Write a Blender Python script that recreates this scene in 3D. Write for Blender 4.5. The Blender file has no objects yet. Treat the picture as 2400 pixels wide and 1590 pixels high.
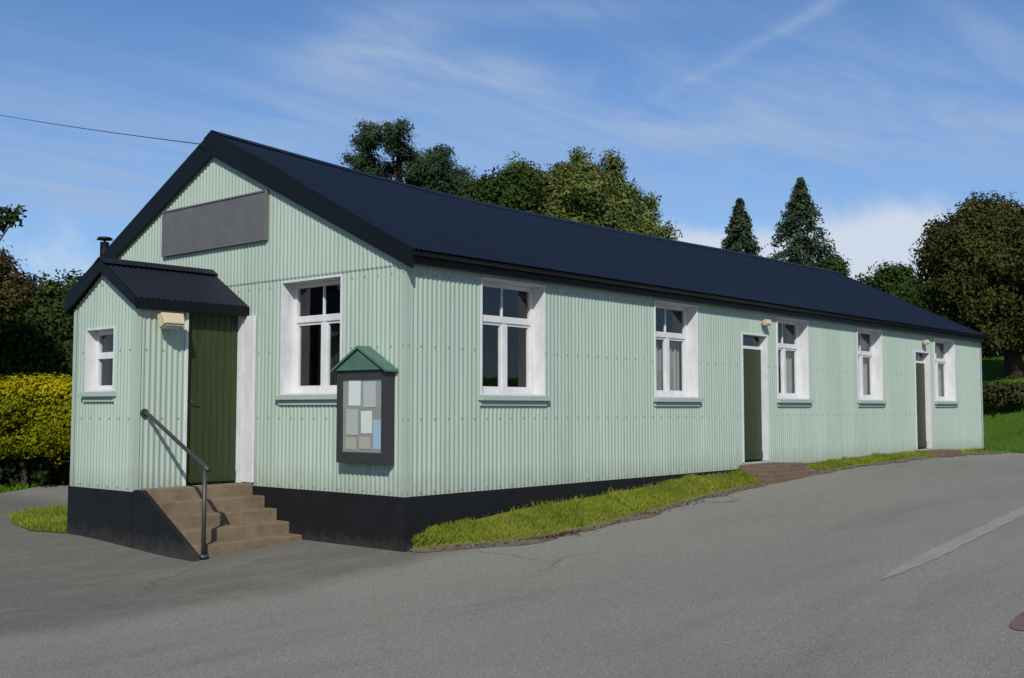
import bpy, bmesh, math, random
import numpy as np
from mathutils import Vector, Matrix
random.seed(7); RNG = np.random.default_rng(11)
R = math.radians
scene = bpy.context.scene
COL = scene.collection

# ------------------------------------------------------------------ helpers
def tag(o, label=None, cat=None, group=None, kind=None):
    if label: o['label'] = label
    if cat: o['category'] = cat
    if group: o['group'] = group
    if kind: o['kind'] = kind
    return o

def empty(name, loc, label, cat, group=None):
    o = bpy.data.objects.new(name, None); COL.objects.link(o)
    o.location = loc; o.empty_display_size = .3
    return tag(o, label, cat, group)

def link(name, me, parent=None):
    o = bpy.data.objects.new(name, me); COL.objects.link(o)
    if parent is not None:
        o.parent = parent
        w = Vector((0, 0, 0)); q = parent
        while q is not None:
            w += q.location; q = q.parent
        o.location = -w          # meshes are written in world coordinates
    return o

class MB:
    """collects boxes, prisms, tubes into one mesh (world coordinates)"""
    def __init__(s): s.bm = bmesh.new(); s.mats = []
    def mi(s, m):
        if m not in s.mats: s.mats.append(m)
        return s.mats.index(m)
    def poly(s, pts, m):
        f = s.bm.faces.new([s.bm.verts.new(p) for p in pts]); f.material_index = s.mi(m); return f
    def hexa(s, p, m, bev=0.0):
        """p: 8 points, first 4 = one face loop, last 4 = the opposite loop"""
        b = bmesh.new(); v = [b.verts.new(q) for q in p]
        for idx in ((0,1,2,3),(4,5,6,7),(0,1,5,4),(1,2,6,5),(2,3,7,6),(3,0,4,7)):
            b.faces.new([v[i] for i in idx])
        bmesh.ops.recalc_face_normals(b, faces=b.faces)
        if bev > 0:
            bmesh.ops.bevel(b, geom=list(b.edges), offset=bev, segments=2, affect='EDGES', profile=.6)
        s.absorb(b, m)
    def absorb(s, b, m, smooth=False):
        k = s.mi(m); mp = {}
        for v in b.verts: mp[v] = s.bm.verts.new(v.co)
        for f in b.faces:
            try: g = s.bm.faces.new([mp[v] for v in f.verts])
            except ValueError: continue
            g.material_index = k; g.smooth = smooth or f.smooth
        b.free()
    def box(s, x0, x1, y0, y1, z0, z1, m, bev=0.0):
        s.hexa([(x0,y0,z0),(x1,y0,z0),(x1,y1,z0),(x0,y1,z0),(x0,y0,z1),(x1,y0,z1),(x1,y1,z1),(x0,y1,z1)], m, bev)
    def lbox(s, fr, u0, u1, d0, d1, z0, z1, m, bev=0.0):
        P = lambda u, d, z: fr(u, d, z)
        s.hexa([P(u0,d0,z0),P(u1,d0,z0),P(u1,d1,z0),P(u0,d1,z0),P(u0,d0,z1),P(u1,d0,z1),P(u1,d1,z1),P(u0,d1,z1)], m, bev)
    def tube(s, pts, rad, m, n=10, cap=True):
        b = bmesh.new(); rings = []
        pts = [Vector(p) for p in pts]
        rr = rad if isinstance(rad, (list, tuple)) else [rad]*len(pts)
        for i, p in enumerate(pts):
            t = (pts[min(i+1, len(pts)-1)] - pts[max(i-1, 0)]).normalized()
            a = t.orthogonal().normalized() if i == 0 else (a - t*a.dot(t)).normalized()
            c = t.cross(a)
            rings.append([b.verts.new(p + (a*math.cos(2*math.pi*k/n) + c*math.sin(2*math.pi*k/n))*rr[i]) for k in range(n)])
        for A, B in zip(rings, rings[1:]):
            for k in range(n):
                f = b.faces.new([A[k], A[(k+1) % n], B[(k+1) % n], B[k]]); f.smooth = True
        if cap:
            b.faces.new(rings[0][::-1]); b.faces.new(rings[-1])
        bmesh.ops.recalc_face_normals(b, faces=b.faces)
        s.absorb(b, m)
    def build(s, name, parent=None):
        me = bpy.data.meshes.new(name); s.bm.to_mesh(me); s.bm.free()
        for m in s.mats: me.materials.append(m)
        return link(name, me, parent)

def np_mesh(name, verts, quads, mat, parent=None, smooth=False):
    verts = np.asarray(verts, np.float32); quads = np.asarray(quads, np.int32)
    me = bpy.data.meshes.new(name); k = quads.shape[1]
    me.vertices.add(len(verts)); me.vertices.foreach_set('co', verts.ravel())
    me.loops.add(quads.size); me.loops.foreach_set('vertex_index', quads.ravel())
    me.polygons.add(len(quads))
    me.polygons.foreach_set('loop_start', np.arange(len(quads), dtype=np.int32)*k)
    me.polygons.foreach_set('use_smooth', np.full(len(quads), smooth, dtype=bool))
    me.update(calc_edges=True); me.validate()
    for m in (mat if isinstance(mat, list) else [mat]): me.materials.append(m)
    return link(name, me, parent)

# ------------------------------------------------------------------ materials
def mat(name, base, rough=.6, spec=.5, build=None, metallic=0.0):
    m = bpy.data.materials.new(name); m.use_nodes = True
    nt = m.node_tree; b = nt.nodes['Principled BSDF']
    b.inputs['Base Color'].default_value = (*base, 1); b.inputs['Roughness'].default_value = rough
    b.inputs['Specular IOR Level'].default_value = spec; b.inputs['Metallic'].default_value = metallic
    if build: build(nt, b)
    return m
def N(nt, t, **kw):
    n = nt.nodes.new(t)
    for k, v in kw.items():
        if k.startswith('i_'):
            key = k[2:]; key = int(key) if key.isdigit() else key.replace('_', ' ')
            n.inputs[key].default_value = v
        else: setattr(n, k, v)
    return n
def ramp(nt, fac, stops):
    r = N(nt, 'ShaderNodeValToRGB'); el = r.color_ramp.elements
    while len(el) < len(stops): el.new(.5)
    for e, (p, c) in zip(el, stops): e.position = p; e.color = (*c, 1) if len(c) == 3 else c
    nt.links.new(fac, r.inputs[0]); return r
def noise(nt, scale, detail=4, rough=.55, vec=None, dist=0):
    n = N(nt, 'ShaderNodeTexNoise'); n.inputs['Scale'].default_value = scale
    n.inputs['Detail'].default_value = detail; n.inputs['Roughness'].default_value = rough
    n.inputs['Distortion'].default_value = dist
    if vec is not None: nt.links.new(vec, n.inputs['Vector'])
    return n
def wpos(nt, scale=(1,1,1), rot=(0,0,0)):
    g = N(nt, 'ShaderNodeNewGeometry'); mp = N(nt, 'ShaderNodeMapping')
    mp.inputs['Scale'].default_value = scale; mp.inputs['Rotation'].default_value = rot
    nt.links.new(g.outputs['Position'], mp.inputs['Vector']); return mp.outputs['Vector']
def mixc(nt, a, b, fac, mode='MIX'):
    m = N(nt, 'ShaderNodeMix', data_type='RGBA', blend_type=mode)
    for s, v in ((6, a), (7, b)):
        if hasattr(v, 'links'): nt.links.new(v, m.inputs[s])
        else: m.inputs[s].default_value = (*v, 1)
    if hasattr(fac, 'links'): nt.links.new(fac, m.inputs[0])
    else: m.inputs[0].default_value = fac
    return m.outputs[2]
def bump(nt, b, h, strength=.3, dist=.01):
    n = N(nt, 'ShaderNodeBump'); n.inputs['Strength'].default_value = strength; n.inputs['Distance'].default_value = dist
    nt.links.new(h, n.inputs['Height']); nt.links.new(n.outputs[0], b.inputs['Normal'])

def painted_sheet(dark, light, streak=.5):
    def f(nt, b):
        v = wpos(nt, (1.6, 1.6, .25)); n1 = noise(nt, 2.2, 5, .6, v)
        sp = N(nt, 'ShaderNodeSeparateXYZ'); nt.links.new(wpos(nt), sp.inputs[0])
        ad = N(nt, 'ShaderNodeMath', operation='ADD'); nt.links.new(sp.outputs[0], ad.inputs[0]); nt.links.new(sp.outputs[1], ad.inputs[1])
        dv = N(nt, 'ShaderNodeMath', operation='DIVIDE'); nt.links.new(ad.outputs[0], dv.inputs[0]); dv.inputs[1].default_value = .61
        fl = N(nt, 'ShaderNodeMath', operation='FLOOR'); nt.links.new(dv.outputs[0], fl.inputs[0])
        wn = N(nt, 'ShaderNodeTexWhiteNoise', noise_dimensions='1D'); nt.links.new(fl.outputs[0], wn.inputs['W'])
        frc = N(nt, 'ShaderNodeMath', operation='FRACT'); nt.links.new(dv.outputs[0], frc.inputs[0])
        c = ramp(nt, n1.outputs[0], [(.3, dark), (.7, light)]).outputs[0]
        v2 = wpos(nt, (9, 9, .35)); n2 = noise(nt, 3, 4, .7, v2)
        s = ramp(nt, n2.outputs[0], [(.55, (0,0,0)), (.78, (streak,)*3)])
        c = mixc(nt, c, tuple(k*.72 for k in dark), s.outputs[0])
        sheet = ramp(nt, wn.outputs['Value'], [(0, (.945,.955,.95)), (1, (1.04,1.03,1.03))])      # each sheet weathered a little differently
        c = mixc(nt, c, sheet.outputs[0], 1, 'MULTIPLY')
        seam = ramp(nt, frc.outputs[0], [(0, (.72,)*3), (.018, (1,)*3)]); c = mixc(nt, c, seam.outputs[0], .8, 'MULTIPLY')      # side laps
        ng = noise(nt, 6, 5, .65, wpos(nt, (1, 1, .5))); gz_ = N(nt, 'ShaderNodeMath', operation='MULTIPLY_ADD'); nt.links.new(ng.outputs[0], gz_.inputs[0]); gz_.inputs[1].default_value = -.5; nt.links.new(sp.outputs[2], gz_.inputs[2])
        gr = N(nt, 'ShaderNodeMapRange'); nt.links.new(gz_.outputs[0], gr.inputs[0]); gr.inputs[1].default_value = -.30; gr.inputs[2].default_value = .05; gr.inputs[3].default_value = .45; gr.inputs[4].default_value = 0
        c = mixc(nt, c, (.17,.185,.13), gr.outputs[0])      # splash dirt low on the sheets
        def M_(op, a_, b_=None):
            n_ = N(nt, 'ShaderNodeMath', operation=op)
            for i_, k_ in enumerate((a_, b_)):
                if k_ is None: continue
                if hasattr(k_, 'links'): nt.links.new(k_, n_.inputs[i_])
                else: n_.inputs[i_].default_value = k_
            return n_.outputs[0]
        fzr = M_('ABSOLUTE', M_('SUBTRACT', M_('FRACT', M_('DIVIDE', M_('ADD', sp.outputs[2], .40), .84)), .5)); fsr = M_('FRACT', M_('DIVIDE', ad.outputs[0], .2286))
        dots = M_('MULTIPLY', M_('LESS_THAN', fzr, .016), M_('LESS_THAN', fsr, .11)); c = mixc(nt, c, (.17,.15,.11), M_('MULTIPLY', dots, .75))      # rows of fixings
        nr = noise(nt, 3.2, 6, .7, wpos(nt, (7, 7, .5))); c = mixc(nt, c, (.24,.17,.10), ramp(nt, nr.outputs[0], [(.70, (0,0,0)), (.82, (.35,)*3)]).outputs[0])
        nt.links.new(c, b.inputs['Base Color'])
        n3 = noise(nt, 14, 3, .5, wpos(nt)); r = ramp(nt, n3.outputs[0], [(.3, (.42,)*3), (.7, (.62,)*3)])
        nt.links.new(r.outputs[0], b.inputs['Roughness'])
        bump(nt, b, noise(nt, 40, 3, .5, wpos(nt)).outputs[0], .12, .004)
    return f
M = {}
M['wall'] = mat('pale_green_painted_tin', (.36,.46,.39), .5, .35, painted_sheet((.318,.386,.318), (.356,.426,.352), .4))
M['sillgreen'] = mat('green_sill_paint', (.315,.378,.315), .5, .35)
def roofb(d, l):
    def f(nt, b):
        n1 = noise(nt, 1.1, 6, .65, wpos(nt, (1, .5, .5)))
        c = ramp(nt, n1.outputs[0], [(.3, d), (.72, l)]).outputs[0]
        n2 = noise(nt, 24, 3, .6, wpos(nt, (1, .25, .25)))
        c = mixc(nt, c, tuple(k*1.7 for k in l), ramp(nt, n2.outputs[0], [(.6, (0,0,0)), (.8, (.35,)*3)]).outputs[0])
        n4 = noise(nt, 2.0, 6, .7, wpos(nt, (3.5, .22, .22))); c = mixc(nt, c, tuple(k*2.2+.002 for k in l), ramp(nt, n4.outputs[0], [(.55, (0,0,0)), (.8, (.45,)*3)]).outputs[0])
        nt.links.new(c, b.inputs['Base Color'])
        bump(nt, b, n2.outputs[0], .1, .004)
    return f
M['roof'] = mat('navy_painted_roof_sheet', (.012,.020,.040), .55, .3, roofb((.0030,.0062,.0125), (.0050,.0092,.0180)))
M['porchroof'] = mat('slate_painted_roof_sheet', (.016,.020,.030), .6, .3, roofb((.0055,.0075,.0125), (.0085,.0105,.0165)))
M['black'] = mat('black_gloss_paint', (.0035,.0042,.0050), .5, .22, lambda nt, b: bump(nt, b, noise(nt, 12, 4, .6, wpos(nt)).outputs[0], .15, .006))
def plinthb(nt, b):
    n = noise(nt, 5, 6, .65, wpos(nt)); c = ramp(nt, n.outputs[0], [(.3, (.0040,.0042,.0046)), (.75, (.009,.0092,.0098))]).outputs[0]
    g = N(nt, 'ShaderNodeNewGeometry'); sp = N(nt, 'ShaderNodeSeparateXYZ'); nt.links.new(g.outputs['Position'], sp.inputs[0])
    n2 = noise(nt, 7, 5, .7, wpos(nt))
    ad = N(nt, 'ShaderNodeMath', operation='MULTIPLY_ADD'); nt.links.new(n2.outputs[0], ad.inputs[0]); ad.inputs[1].default_value = .5; nt.links.new(sp.outputs[2], ad.inputs[2])
    d = ramp(nt, ad.outputs[0], [(0, (.4,)*3), (.02, (0,0,0))]); 
    mr = N(nt, 'ShaderNodeMapRange'); nt.links.new(ad.outputs[0], mr.inputs[0]); mr.inputs[1].default_value = -.46; mr.inputs[2].default_value = -.22; mr.inputs[3].default_value = .55; mr.inputs[4].default_value = 0
    c = mixc(nt, c, (.060,.053,.042), mr.outputs[0])
    nt.links.new(c, b.inputs['Base Color']); bump(nt, b, n.outputs[0], .35, .02)
M['plinth'] = mat('black_painted_render', (.01,.01,.01), .6, .3, plinthb)
def whiteb(nt, b):
    n = noise(nt, 9, 5, .65, wpos(nt, (1,1,.4)))
    nt.links.new(ramp(nt, n.outputs[0], [(.3, (.50,.50,.49)), (.62, (.60,.60,.59))]).outputs[0], b.inputs['Base Color'])
M['white'] = mat('white_gloss_paint', (.75,.76,.77), .4, .4, whiteb)
def doorb(nt, b):
    n = noise(nt, 6, 5, .6, wpos(nt, (3,3,.3)))
    nt.links.new(ramp(nt, n.outputs[0], [(.3, (.022,.032,.009)), (.7, (.031,.044,.013))]).outputs[0], b.inputs['Base Color'])
M['door'] = mat('dark_olive_door_paint', (.028,.040,.012), .45, .35, doorb)
def glassb():
    m = bpy.data.materials.new('window_glass'); m.use_nodes = True; nt = m.node_tree; nt.nodes.clear()
    o = N(nt, 'ShaderNodeOutputMaterial'); mx = N(nt, 'ShaderNodeMixShader'); fr = N(nt, 'ShaderNodeLayerWeight'); fr.inputs[0].default_value = .5
    t = N(nt, 'ShaderNodeBsdfTransparent'); t.inputs[0].default_value = (.86,.89,.88,1)
    g = N(nt, 'ShaderNodeBsdfGlossy'); g.inputs['Roughness'].default_value = .015; g.inputs['Color'].default_value = (.95,.97,1,1)
    pw = N(nt, 'ShaderNodeMath', operation='POWER'); pw.inputs[1].default_value = 5; nt.links.new(fr.outputs['Facing'], pw.inputs[0])
    ml = N(nt, 'ShaderNodeMath', operation='MULTIPLY_ADD'); ml.inputs[1].default_value = .93; ml.inputs[2].default_value = .065; ml.use_clamp = True
    nn = noise(nt, 1.6, 2, .5, wpos(nt)); bp = N(nt, 'ShaderNodeBump'); bp.inputs['Strength'].default_value = .04; bp.inputs['Distance'].default_value = .05
    nt.links.new(nn.outputs[0], bp.inputs['Height']); nt.links.new(bp.outputs[0], g.inputs['Normal'])
    nt.links.new(pw.outputs[0], ml.inputs[0]); nt.links.new(ml.outputs[0], mx.inputs[0]); nt.links.new(t.outputs[0], mx.inputs[1]); nt.links.new(g.outputs[0], mx.inputs[2]); nt.links.new(mx.outputs[0], o.inputs[0])
    return m
M['glass'] = glassb()
M['curtain'] = mat('pale_net_curtain', (.24,.24,.235), .9, .1)
M['dark_room'] = mat('shade_toned_lining', (.018,.016,.014), .9, .1)  # near-black colour paints in the interior gloom, even where sun enters
def signb(nt, b):
    n = noise(nt, 3.5, 6, .65, wpos(nt)); n2 = noise(nt, 60, 3, .6, wpos(nt, (1,1,.2)))
    c = ramp(nt, n.outputs[0], [(.3, (.094,.096,.097)), (.7, (.120,.122,.122))]).outputs[0]
    c = mixc(nt, c, (.070,.071,.071), ramp(nt, n2.outputs[0], [(.55, (0,0,0)), (.75, (.5,)*3)]).outputs[0])
    nt.links.new(c, b.inputs['Base Color'])
M['sign'] = mat('weathered_grey_board', (.12,.126,.13), .7, .2, signb)
M['signedge'] = mat('grey_batten_paint', (.115,.116,.116), .6, .3)
M['nbframe'] = mat('dark_bronze_frame', (.028,.030,.028), .45, .4)
M['nbroof'] = mat('verdigris_green_roof', (.085,.175,.120), .6, .3, lambda nt, b: nt.links.new(ramp(nt, noise(nt, 8, 5, .6, wpos(nt)).outputs[0], [(.3, (.052,.115,.078)), (.7, (.078,.155,.110))]).outputs[0], b.inputs['Base Color']))
M['nbback'] = mat('notice_lining', (.30,.29,.27), .8, .2)
M['paper'] = mat('white_paper', (.72,.72,.69), .8, .2)
M['paperdim'] = mat('grey_paper', (.48,.48,.46), .8, .2)
M['paperblue'] = mat('pale_blue_paper', (.38,.50,.62), .8, .2)
M['papercream'] = mat('cream_paper', (.46,.42,.34), .8, .2)
M['metal'] = mat('dark_grey_handrail_paint', (.035,.034,.033), .45, .5)
M['beige'] = mat('aged_cream_plastic', (.50,.42,.27), .5, .4)
M['lens'] = mat('lamp_lens', (.45,.45,.42), .2, .6)
def stepb(nt, b):
    n = noise(nt, 4, 6, .65, wpos(nt)); c = ramp(nt, n.outputs[0], [(.28, (.120,.085,.052)), (.5, (.175,.128,.082)), (.75, (.225,.165,.110))]).outputs[0]
    n2 = noise(nt, 90, 3, .6, wpos(nt)); c = mixc(nt, c, (.07,.06,.042), ramp(nt, n2.outputs[0], [(.52, (0,0,0)), (.8, (.7,)*3)]).outputs[0])
    nt.links.new(c, b.inputs['Base Color']); bump(nt, b, n2.outputs[0], .4, .006)
M['step'] = mat('brown_tinted_concrete', (.17,.125,.08), .85, .2, stepb)
def brickb(nt, b):
    br = N(nt, 'ShaderNodeTexBrick'); br.inputs['Scale'].default_value = 1; br.inputs['Mortar Size'].default_value = .008
    br.inputs['Brick Width'].default_value = .22; br.inputs['Row Height'].default_value = .075
    g = N(nt, 'ShaderNodeNewGeometry'); s = N(nt, 'ShaderNodeSeparateXYZ'); nt.links.new(g.outputs['Position'], s.inputs[0])
    a = N(nt, 'ShaderNodeMath', operation='ADD'); nt.links.new(s.outputs[0], a.inputs[0]); nt.links.new(s.outputs[1], a.inputs[1])
    cx = N(nt, 'ShaderNodeCombineXYZ'); nt.links.new(a.outputs[0], cx.inputs[0]); nt.links.new(s.outputs[2], cx.inputs[1]); nt.links.new(cx.outputs[0], br.inputs['Vector'])
    br.inputs['Color1'].default_value = (.165,.095,.065,1); br.inputs['Color2'].default_value = (.125,.078,.056,1); br.inputs['Mortar'].default_value = (.15,.13,.105,1)
    n = noise(nt, 12, 5, .6, wpos(nt)); c = mixc(nt, br.outputs[0], (.09,.075,.055), ramp(nt, n.outputs[0], [(.45, (0,0,0)), (.75, (.6,)*3)]).outputs[0])
    nt.links.new(c, b.inputs['Base Color'])
M['brick'] = mat('reddish_brown_brick', (.15,.09,.065), .85, .2, brickb)
def asph(d, l, warm, old=(.132,.124,.100)):
    def f(nt, b):
        v = wpos(nt); n1 = noise(nt, .35, 6, .62, wpos(nt, (.5, 1.2, 1))); c = ramp(nt, n1.outputs[0], [(.3, d), (.7, l)]).outputs[0]
        ns = noise(nt, .8, 5, .7, wpos(nt, (.25, 1.5, 1), (0, 0, -.05))); c = mixc(nt, c, tuple(k*.74 for k in d), ramp(nt, ns.outputs[0], [(.52, (0,0,0)), (.72, (.5,)*3)]).outputs[0])
        sx = N(nt, 'ShaderNodeSeparateXYZ'); nt.links.new(v, sx.inputs[0])
        nw = noise(nt, .9, 5, .65, v); ay = N(nt, 'ShaderNodeMath', operation='MULTIPLY_ADD'); nt.links.new(nw.outputs[0], ay.inputs[0]); ay.inputs[1].default_value = 1.1; nt.links.new(sx.outputs[1], ay.inputs[2])
        m1 = N(nt, 'ShaderNodeMapRange', interpolation_type='SMOOTHSTEP'); nt.links.new(ay.outputs[0], m1.inputs[0]); m1.inputs[1].default_value = -.35; m1.inputs[2].default_value = .40
        m2 = N(nt, 'ShaderNodeMapRange', interpolation_type='SMOOTHSTEP'); nt.links.new(sx.outputs[0], m2.inputs[0]); m2.inputs[1].default_value = 1.2; m2.inputs[2].default_value = .1
        mm = N(nt, 'ShaderNodeMath', operation='MULTIPLY'); nt.links.new(m1.outputs[0], mm.inputs[0]); nt.links.new(m2.outputs[0], mm.inputs[1])
        c = mixc(nt, c, old, mm.outputs[0])      # older, darker surface by the hall
        n2 = noise(nt, 2.3, 6, .7, wpos(nt, (.45, 1.3, 1))); c = mixc(nt, c, warm, ramp(nt, n2.outputs[0], [(.48, (0,0,0)), (.75, (.55,)*3)]).outputs[0])
        vo = N(nt, 'ShaderNodeTexVoronoi'); vo.inputs['Scale'].default_value = 120; nt.links.new(v, vo.inputs['Vector'])
        sp = N(nt, 'ShaderNodeSeparateColor'); nt.links.new(vo.outputs['Color'], sp.inputs[0])
        st = ramp(nt, sp.outputs[0], [(0, (.66,)*3), (.55, (.96,)*3), (.86, (1.08,)*3), (1, (1.50,)*3)])
        c = mixc(nt, c, st.outputs[0], 1, 'MULTIPLY')
        vc = N(nt, 'ShaderNodeTexVoronoi', feature='DISTANCE_TO_EDGE'); vc.inputs['Scale'].default_value = .42
        nt.links.new(mixc(nt, v, noise(nt, 1.2, 4, .6, v).outputs['Color'], .35), vc.inputs['Vector'])
        ck = ramp(nt, vc.outputs['Distance'], [(0, (.5,)*3), (.006, (0,0,0))]); msk = ramp(nt, noise(nt, .3, 2, .5, v).outputs[0], [(.5, (0,0,0)), (.6, (1,)*3)])
        ckm = mixc(nt, ck.outputs[0], msk.outputs[0], 1, 'MULTIPLY')
        c = mixc(nt, c, (.03,.03,.028), ckm)
        nt.links.new(c, b.inputs['Base Color']); bump(nt, b, vo.outputs['Distance'], .22, .004)
    return f
M['asphalt'] = mat('worn_asphalt', (.12,.12,.11), .85, .25, asph((.184,.178,.146), (.228,.219,.178), (.216,.202,.155)))
def paintb(nt, b):
    n = noise(nt, 22, 7, .75, wpos(nt)); n2 = noise(nt, 1.8, 4, .6, wpos(nt))
    c = ramp(nt, n.outputs[0], [(.36, (.205,.198,.166)), (.66, (.300,.290,.255))]).outputs[0]
    nt.links.new(mixc(nt, c, (.215,.208,.175), ramp(nt, n2.outputs[0], [(.42, (0,0,0)), (.7, (.8,)*3)]).outputs[0]), b.inputs['Base Color'])
M['roadpaint'] = mat('worn_road_paint', (.27,.262,.235), .85, .2, paintb)
M['redpatch'] = mat('red_brown_surfacing', (.11,.062,.055), .85, .2, lambda nt, b: nt.links.new(ramp(nt, noise(nt, 9, 6, .7, wpos(nt)).outputs[0], [(.3, (.115,.062,.054)), (.7, (.165,.115,.100))]).outputs[0], b.inputs['Base Color']))
def dirtb(nt, b):
    n = noise(nt, 5, 7, .7, wpos(nt)); n2 = noise(nt, 45, 4, .7, wpos(nt))
    c = ramp(nt, n.outputs[0], [(.3, (.105,.082,.058)), (.7, (.19,.165,.125))]).outputs[0]
    c = mixc(nt, c, (.055,.040,.026), ramp(nt, n2.outputs[0], [(.5, (0,0,0)), (.7, (.8,)*3)]).outputs[0])
    nt.links.new(c, b.inputs['Base Color']); bump(nt, b, n2.outputs[0], .6, .015)
M['dirt'] = mat('gritty_soil', (.14,.11,.08), .95, .1, dirtb)
def lawnb(d, l, y):
    def f(nt, b):
        n = noise(nt, .6, 6, .65, wpos(nt)); n2 = noise(nt, 16, 5, .7, wpos(nt)); n3 = noise(nt, .18, 4, .6, wpos(nt))
        c = ramp(nt, n.outputs[0], [(.3, d), (.7, l)]).outputs[0]
        c = mixc(nt, c, y, ramp(nt, n2.outputs[0], [(.5, (0,0,0)), (.8, (.6,)*3)]).outputs[0])
        c = mixc(nt, c, tuple(k*.6 for k in d), ramp(nt, n3.outputs[0], [(.5, (0,0,0)), (.7, (.5,)*3)]).outputs[0])
        nt.links.new(c, b.inputs['Base Color']); bump(nt, b, n2.outputs[0], .8, .05)
    return f
M['lawn'] = mat('mown_lawn', (.05,.1,.012), .9, .15, lawnb((.038,.085,.006), (.062,.125,.010), (.085,.12,.015)))
M['verge'] = mat('verge_turf', (.08,.1,.02), .9, .15, lawnb((.105,.125,.016), (.160,.175,.028), (.19,.155,.055)))
def leafmat(name, cols, trans=.28, rough=.7):
    m = bpy.data.materials.new(name); m.use_nodes = True; nt = m.node_tree; nt.nodes.clear()
    o = N(nt, 'ShaderNodeOutputMaterial'); g = N(nt, 'ShaderNodeNewGeometry')
    r = ramp(nt, g.outputs['Random Per Island'], [(i/(len(cols)-1), c) for i, c in enumerate(cols)])
    n = noise(nt, .9, 3, .6, wpos(nt)); c = mixc(nt, r.outputs[0], ramp(nt, n.outputs[0], [(.32, (.62,.66,.62)), (.68, (1.3,1.25,1.15))]).outputs[0], 1, 'MULTIPLY')
    d = N(nt, 'ShaderNodeBsdfPrincipled'); d.inputs['Roughness'].default_value = rough; d.inputs['Specular IOR Level'].default_value = .12
    t = N(nt, 'ShaderNodeBsdfTranslucent'); mx = N(nt, 'ShaderNodeMixShader'); mx.inputs[0].default_value = trans
    nt.links.new(c, d.inputs['Base Color']); nt.links.new(c, t.inputs[0])
    nt.links.new(d.outputs[0], mx.inputs[1]); nt.links.new(t.outputs[0], mx.inputs[2]); nt.links.new(mx.outputs[0], o.inputs[0])
    return m
M['leaf_pine'] = leafmat('pine_needles', [(.022,.040,.022), (.036,.060,.030), (.050,.078,.038)], .1)
M['leaf_olive'] = leafmat('olive_leaves', [(.050,.072,.018), (.088,.114,.027), (.126,.154,.040), (.165,.186,.054)])
M['leaf_mid'] = leafmat('mid_green_leaves', [(.020,.040,.008), (.034,.062,.012), (.052,.085,.017)])
M['leaf_dark'] = leafmat('dark_leaves', [(.024,.031,.008), (.042,.050,.010), (.070,.076,.013)], .18)
M['leaf_left'] = leafmat('dark_hedge_leaves', [(.016,.026,.006), (.028,.044,.009), (.050,.070,.012)], .2)
M['leaf_rust'] = leafmat('bronzed_leaves', [(.055,.040,.014), (.085,.065,.020), (.060,.065,.020)])
M['leaf_con'] = leafmat('conifer_needles', [(.028,.050,.030), (.044,.070,.040), (.064,.090,.046)], .1)
M['leaf_gold'] = leafmat('golden_leaves', [(.105,.125,.002), (.145,.165,.002), (.19,.20,.002), (.24,.235,.003)], .3)
M['leaf_shade'] = leafmat('shade_toned_evergreen_leaves', [(.012,.018,.006), (.02,.03,.008)], .15)  # shade is put into these near-black leaf colours
M['blade'] = leafmat('grass_blades', [(.115,.180,.010), (.155,.215,.014), (.205,.245,.024), (.27,.22,.07)], .3)
M['blade2'] = leafmat('lawn_blades', [(.050,.130,.003), (.070,.165,.004), (.095,.20,.008)], .3)
M['fallen'] = leafmat('fallen_leaves', [(.10,.055,.03), (.14,.085,.04), (.08,.05,.03), (.16,.12,.06)], .1)
def barkb(nt, b):
    n = noise(nt, 6, 6, .7, wpos(nt, (3,3,.5))); nt.links.new(ramp(nt, n.outputs[0], [(.3, (.025,.018,.012)), (.7, (.075,.055,.040))]).outputs[0], b.inputs['Base Color']); bump(nt, b, n.outputs[0], .6, .03)
M['bark'] = mat('rough_bark', (.05,.04,.03), .9, .1, barkb)
M['cable'] = mat('black_cable', (.02,.02,.02), .6, .3)

# ------------------------------------------------------------------ camera frame (metres; origin = near corner of the hall at sill-plate level)
CAM = np.array([-8.644, -9.057, .991]); YAW, PIT = .712, .063
_d = np.array([math.cos(YAW)*math.cos(PIT), math.sin(YAW)*math.cos(PIT), math.sin(PIT)])
_r = np.array([math.sin(YAW), -math.cos(YAW), 0]); _u = np.cross(_r, _d)
def sight(a, b, dep):
    """surveyed point: bearing read off the photograph, at a real distance in metres"""
    return CAM + (_d + _r*((a-1183.5)/2534.6) - _u*((b-784)/2534.6))*dep

# ------------------------------------------------------------------ terrain
def ss(a, b, t):
    t = np.clip((np.asarray(t, float)-a)/(b-a), 0, 1); return t*t*(3-2*t)
def road_z(x, y):
    x = np.asarray(x, float); y = np.asarray(y, float)
    z = np.interp(x, [-40,-4,-1.8,0,2.84,6.8,9.8,15,20,25,40], [-.80,-.76,-.73,-.62,-.50,-.27,-.13,-.05,-.10,-.20,-.3])
    z = z + ss(1.8, 4.5, y)*.10*np.clip(-x/1.6, 0, 1)
    z = z + .075*ss(12, 20, x)*np.clip(y+.4, -3, 0)
    return z
EDGE = ([0.02,.10,.5,.95,1.6,2.84,5,6.8,9.8,15,19.5,20.3,22.5,25,28,30,31], [0.0,-.03,-.22,-.52,-.68,-.68,-.5,-.4,-.4,-.45,-.42,-.5,-2.5,-6,-12,-20,-40])
def edge_y(x): return np.interp(x, *EDGE)
def left_edge(x): return np.interp(x, [-40,-12,-4,.69,2.35,12,40], [6,7.5,9.6,11.57,12.54,14.5,14.5])
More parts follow.
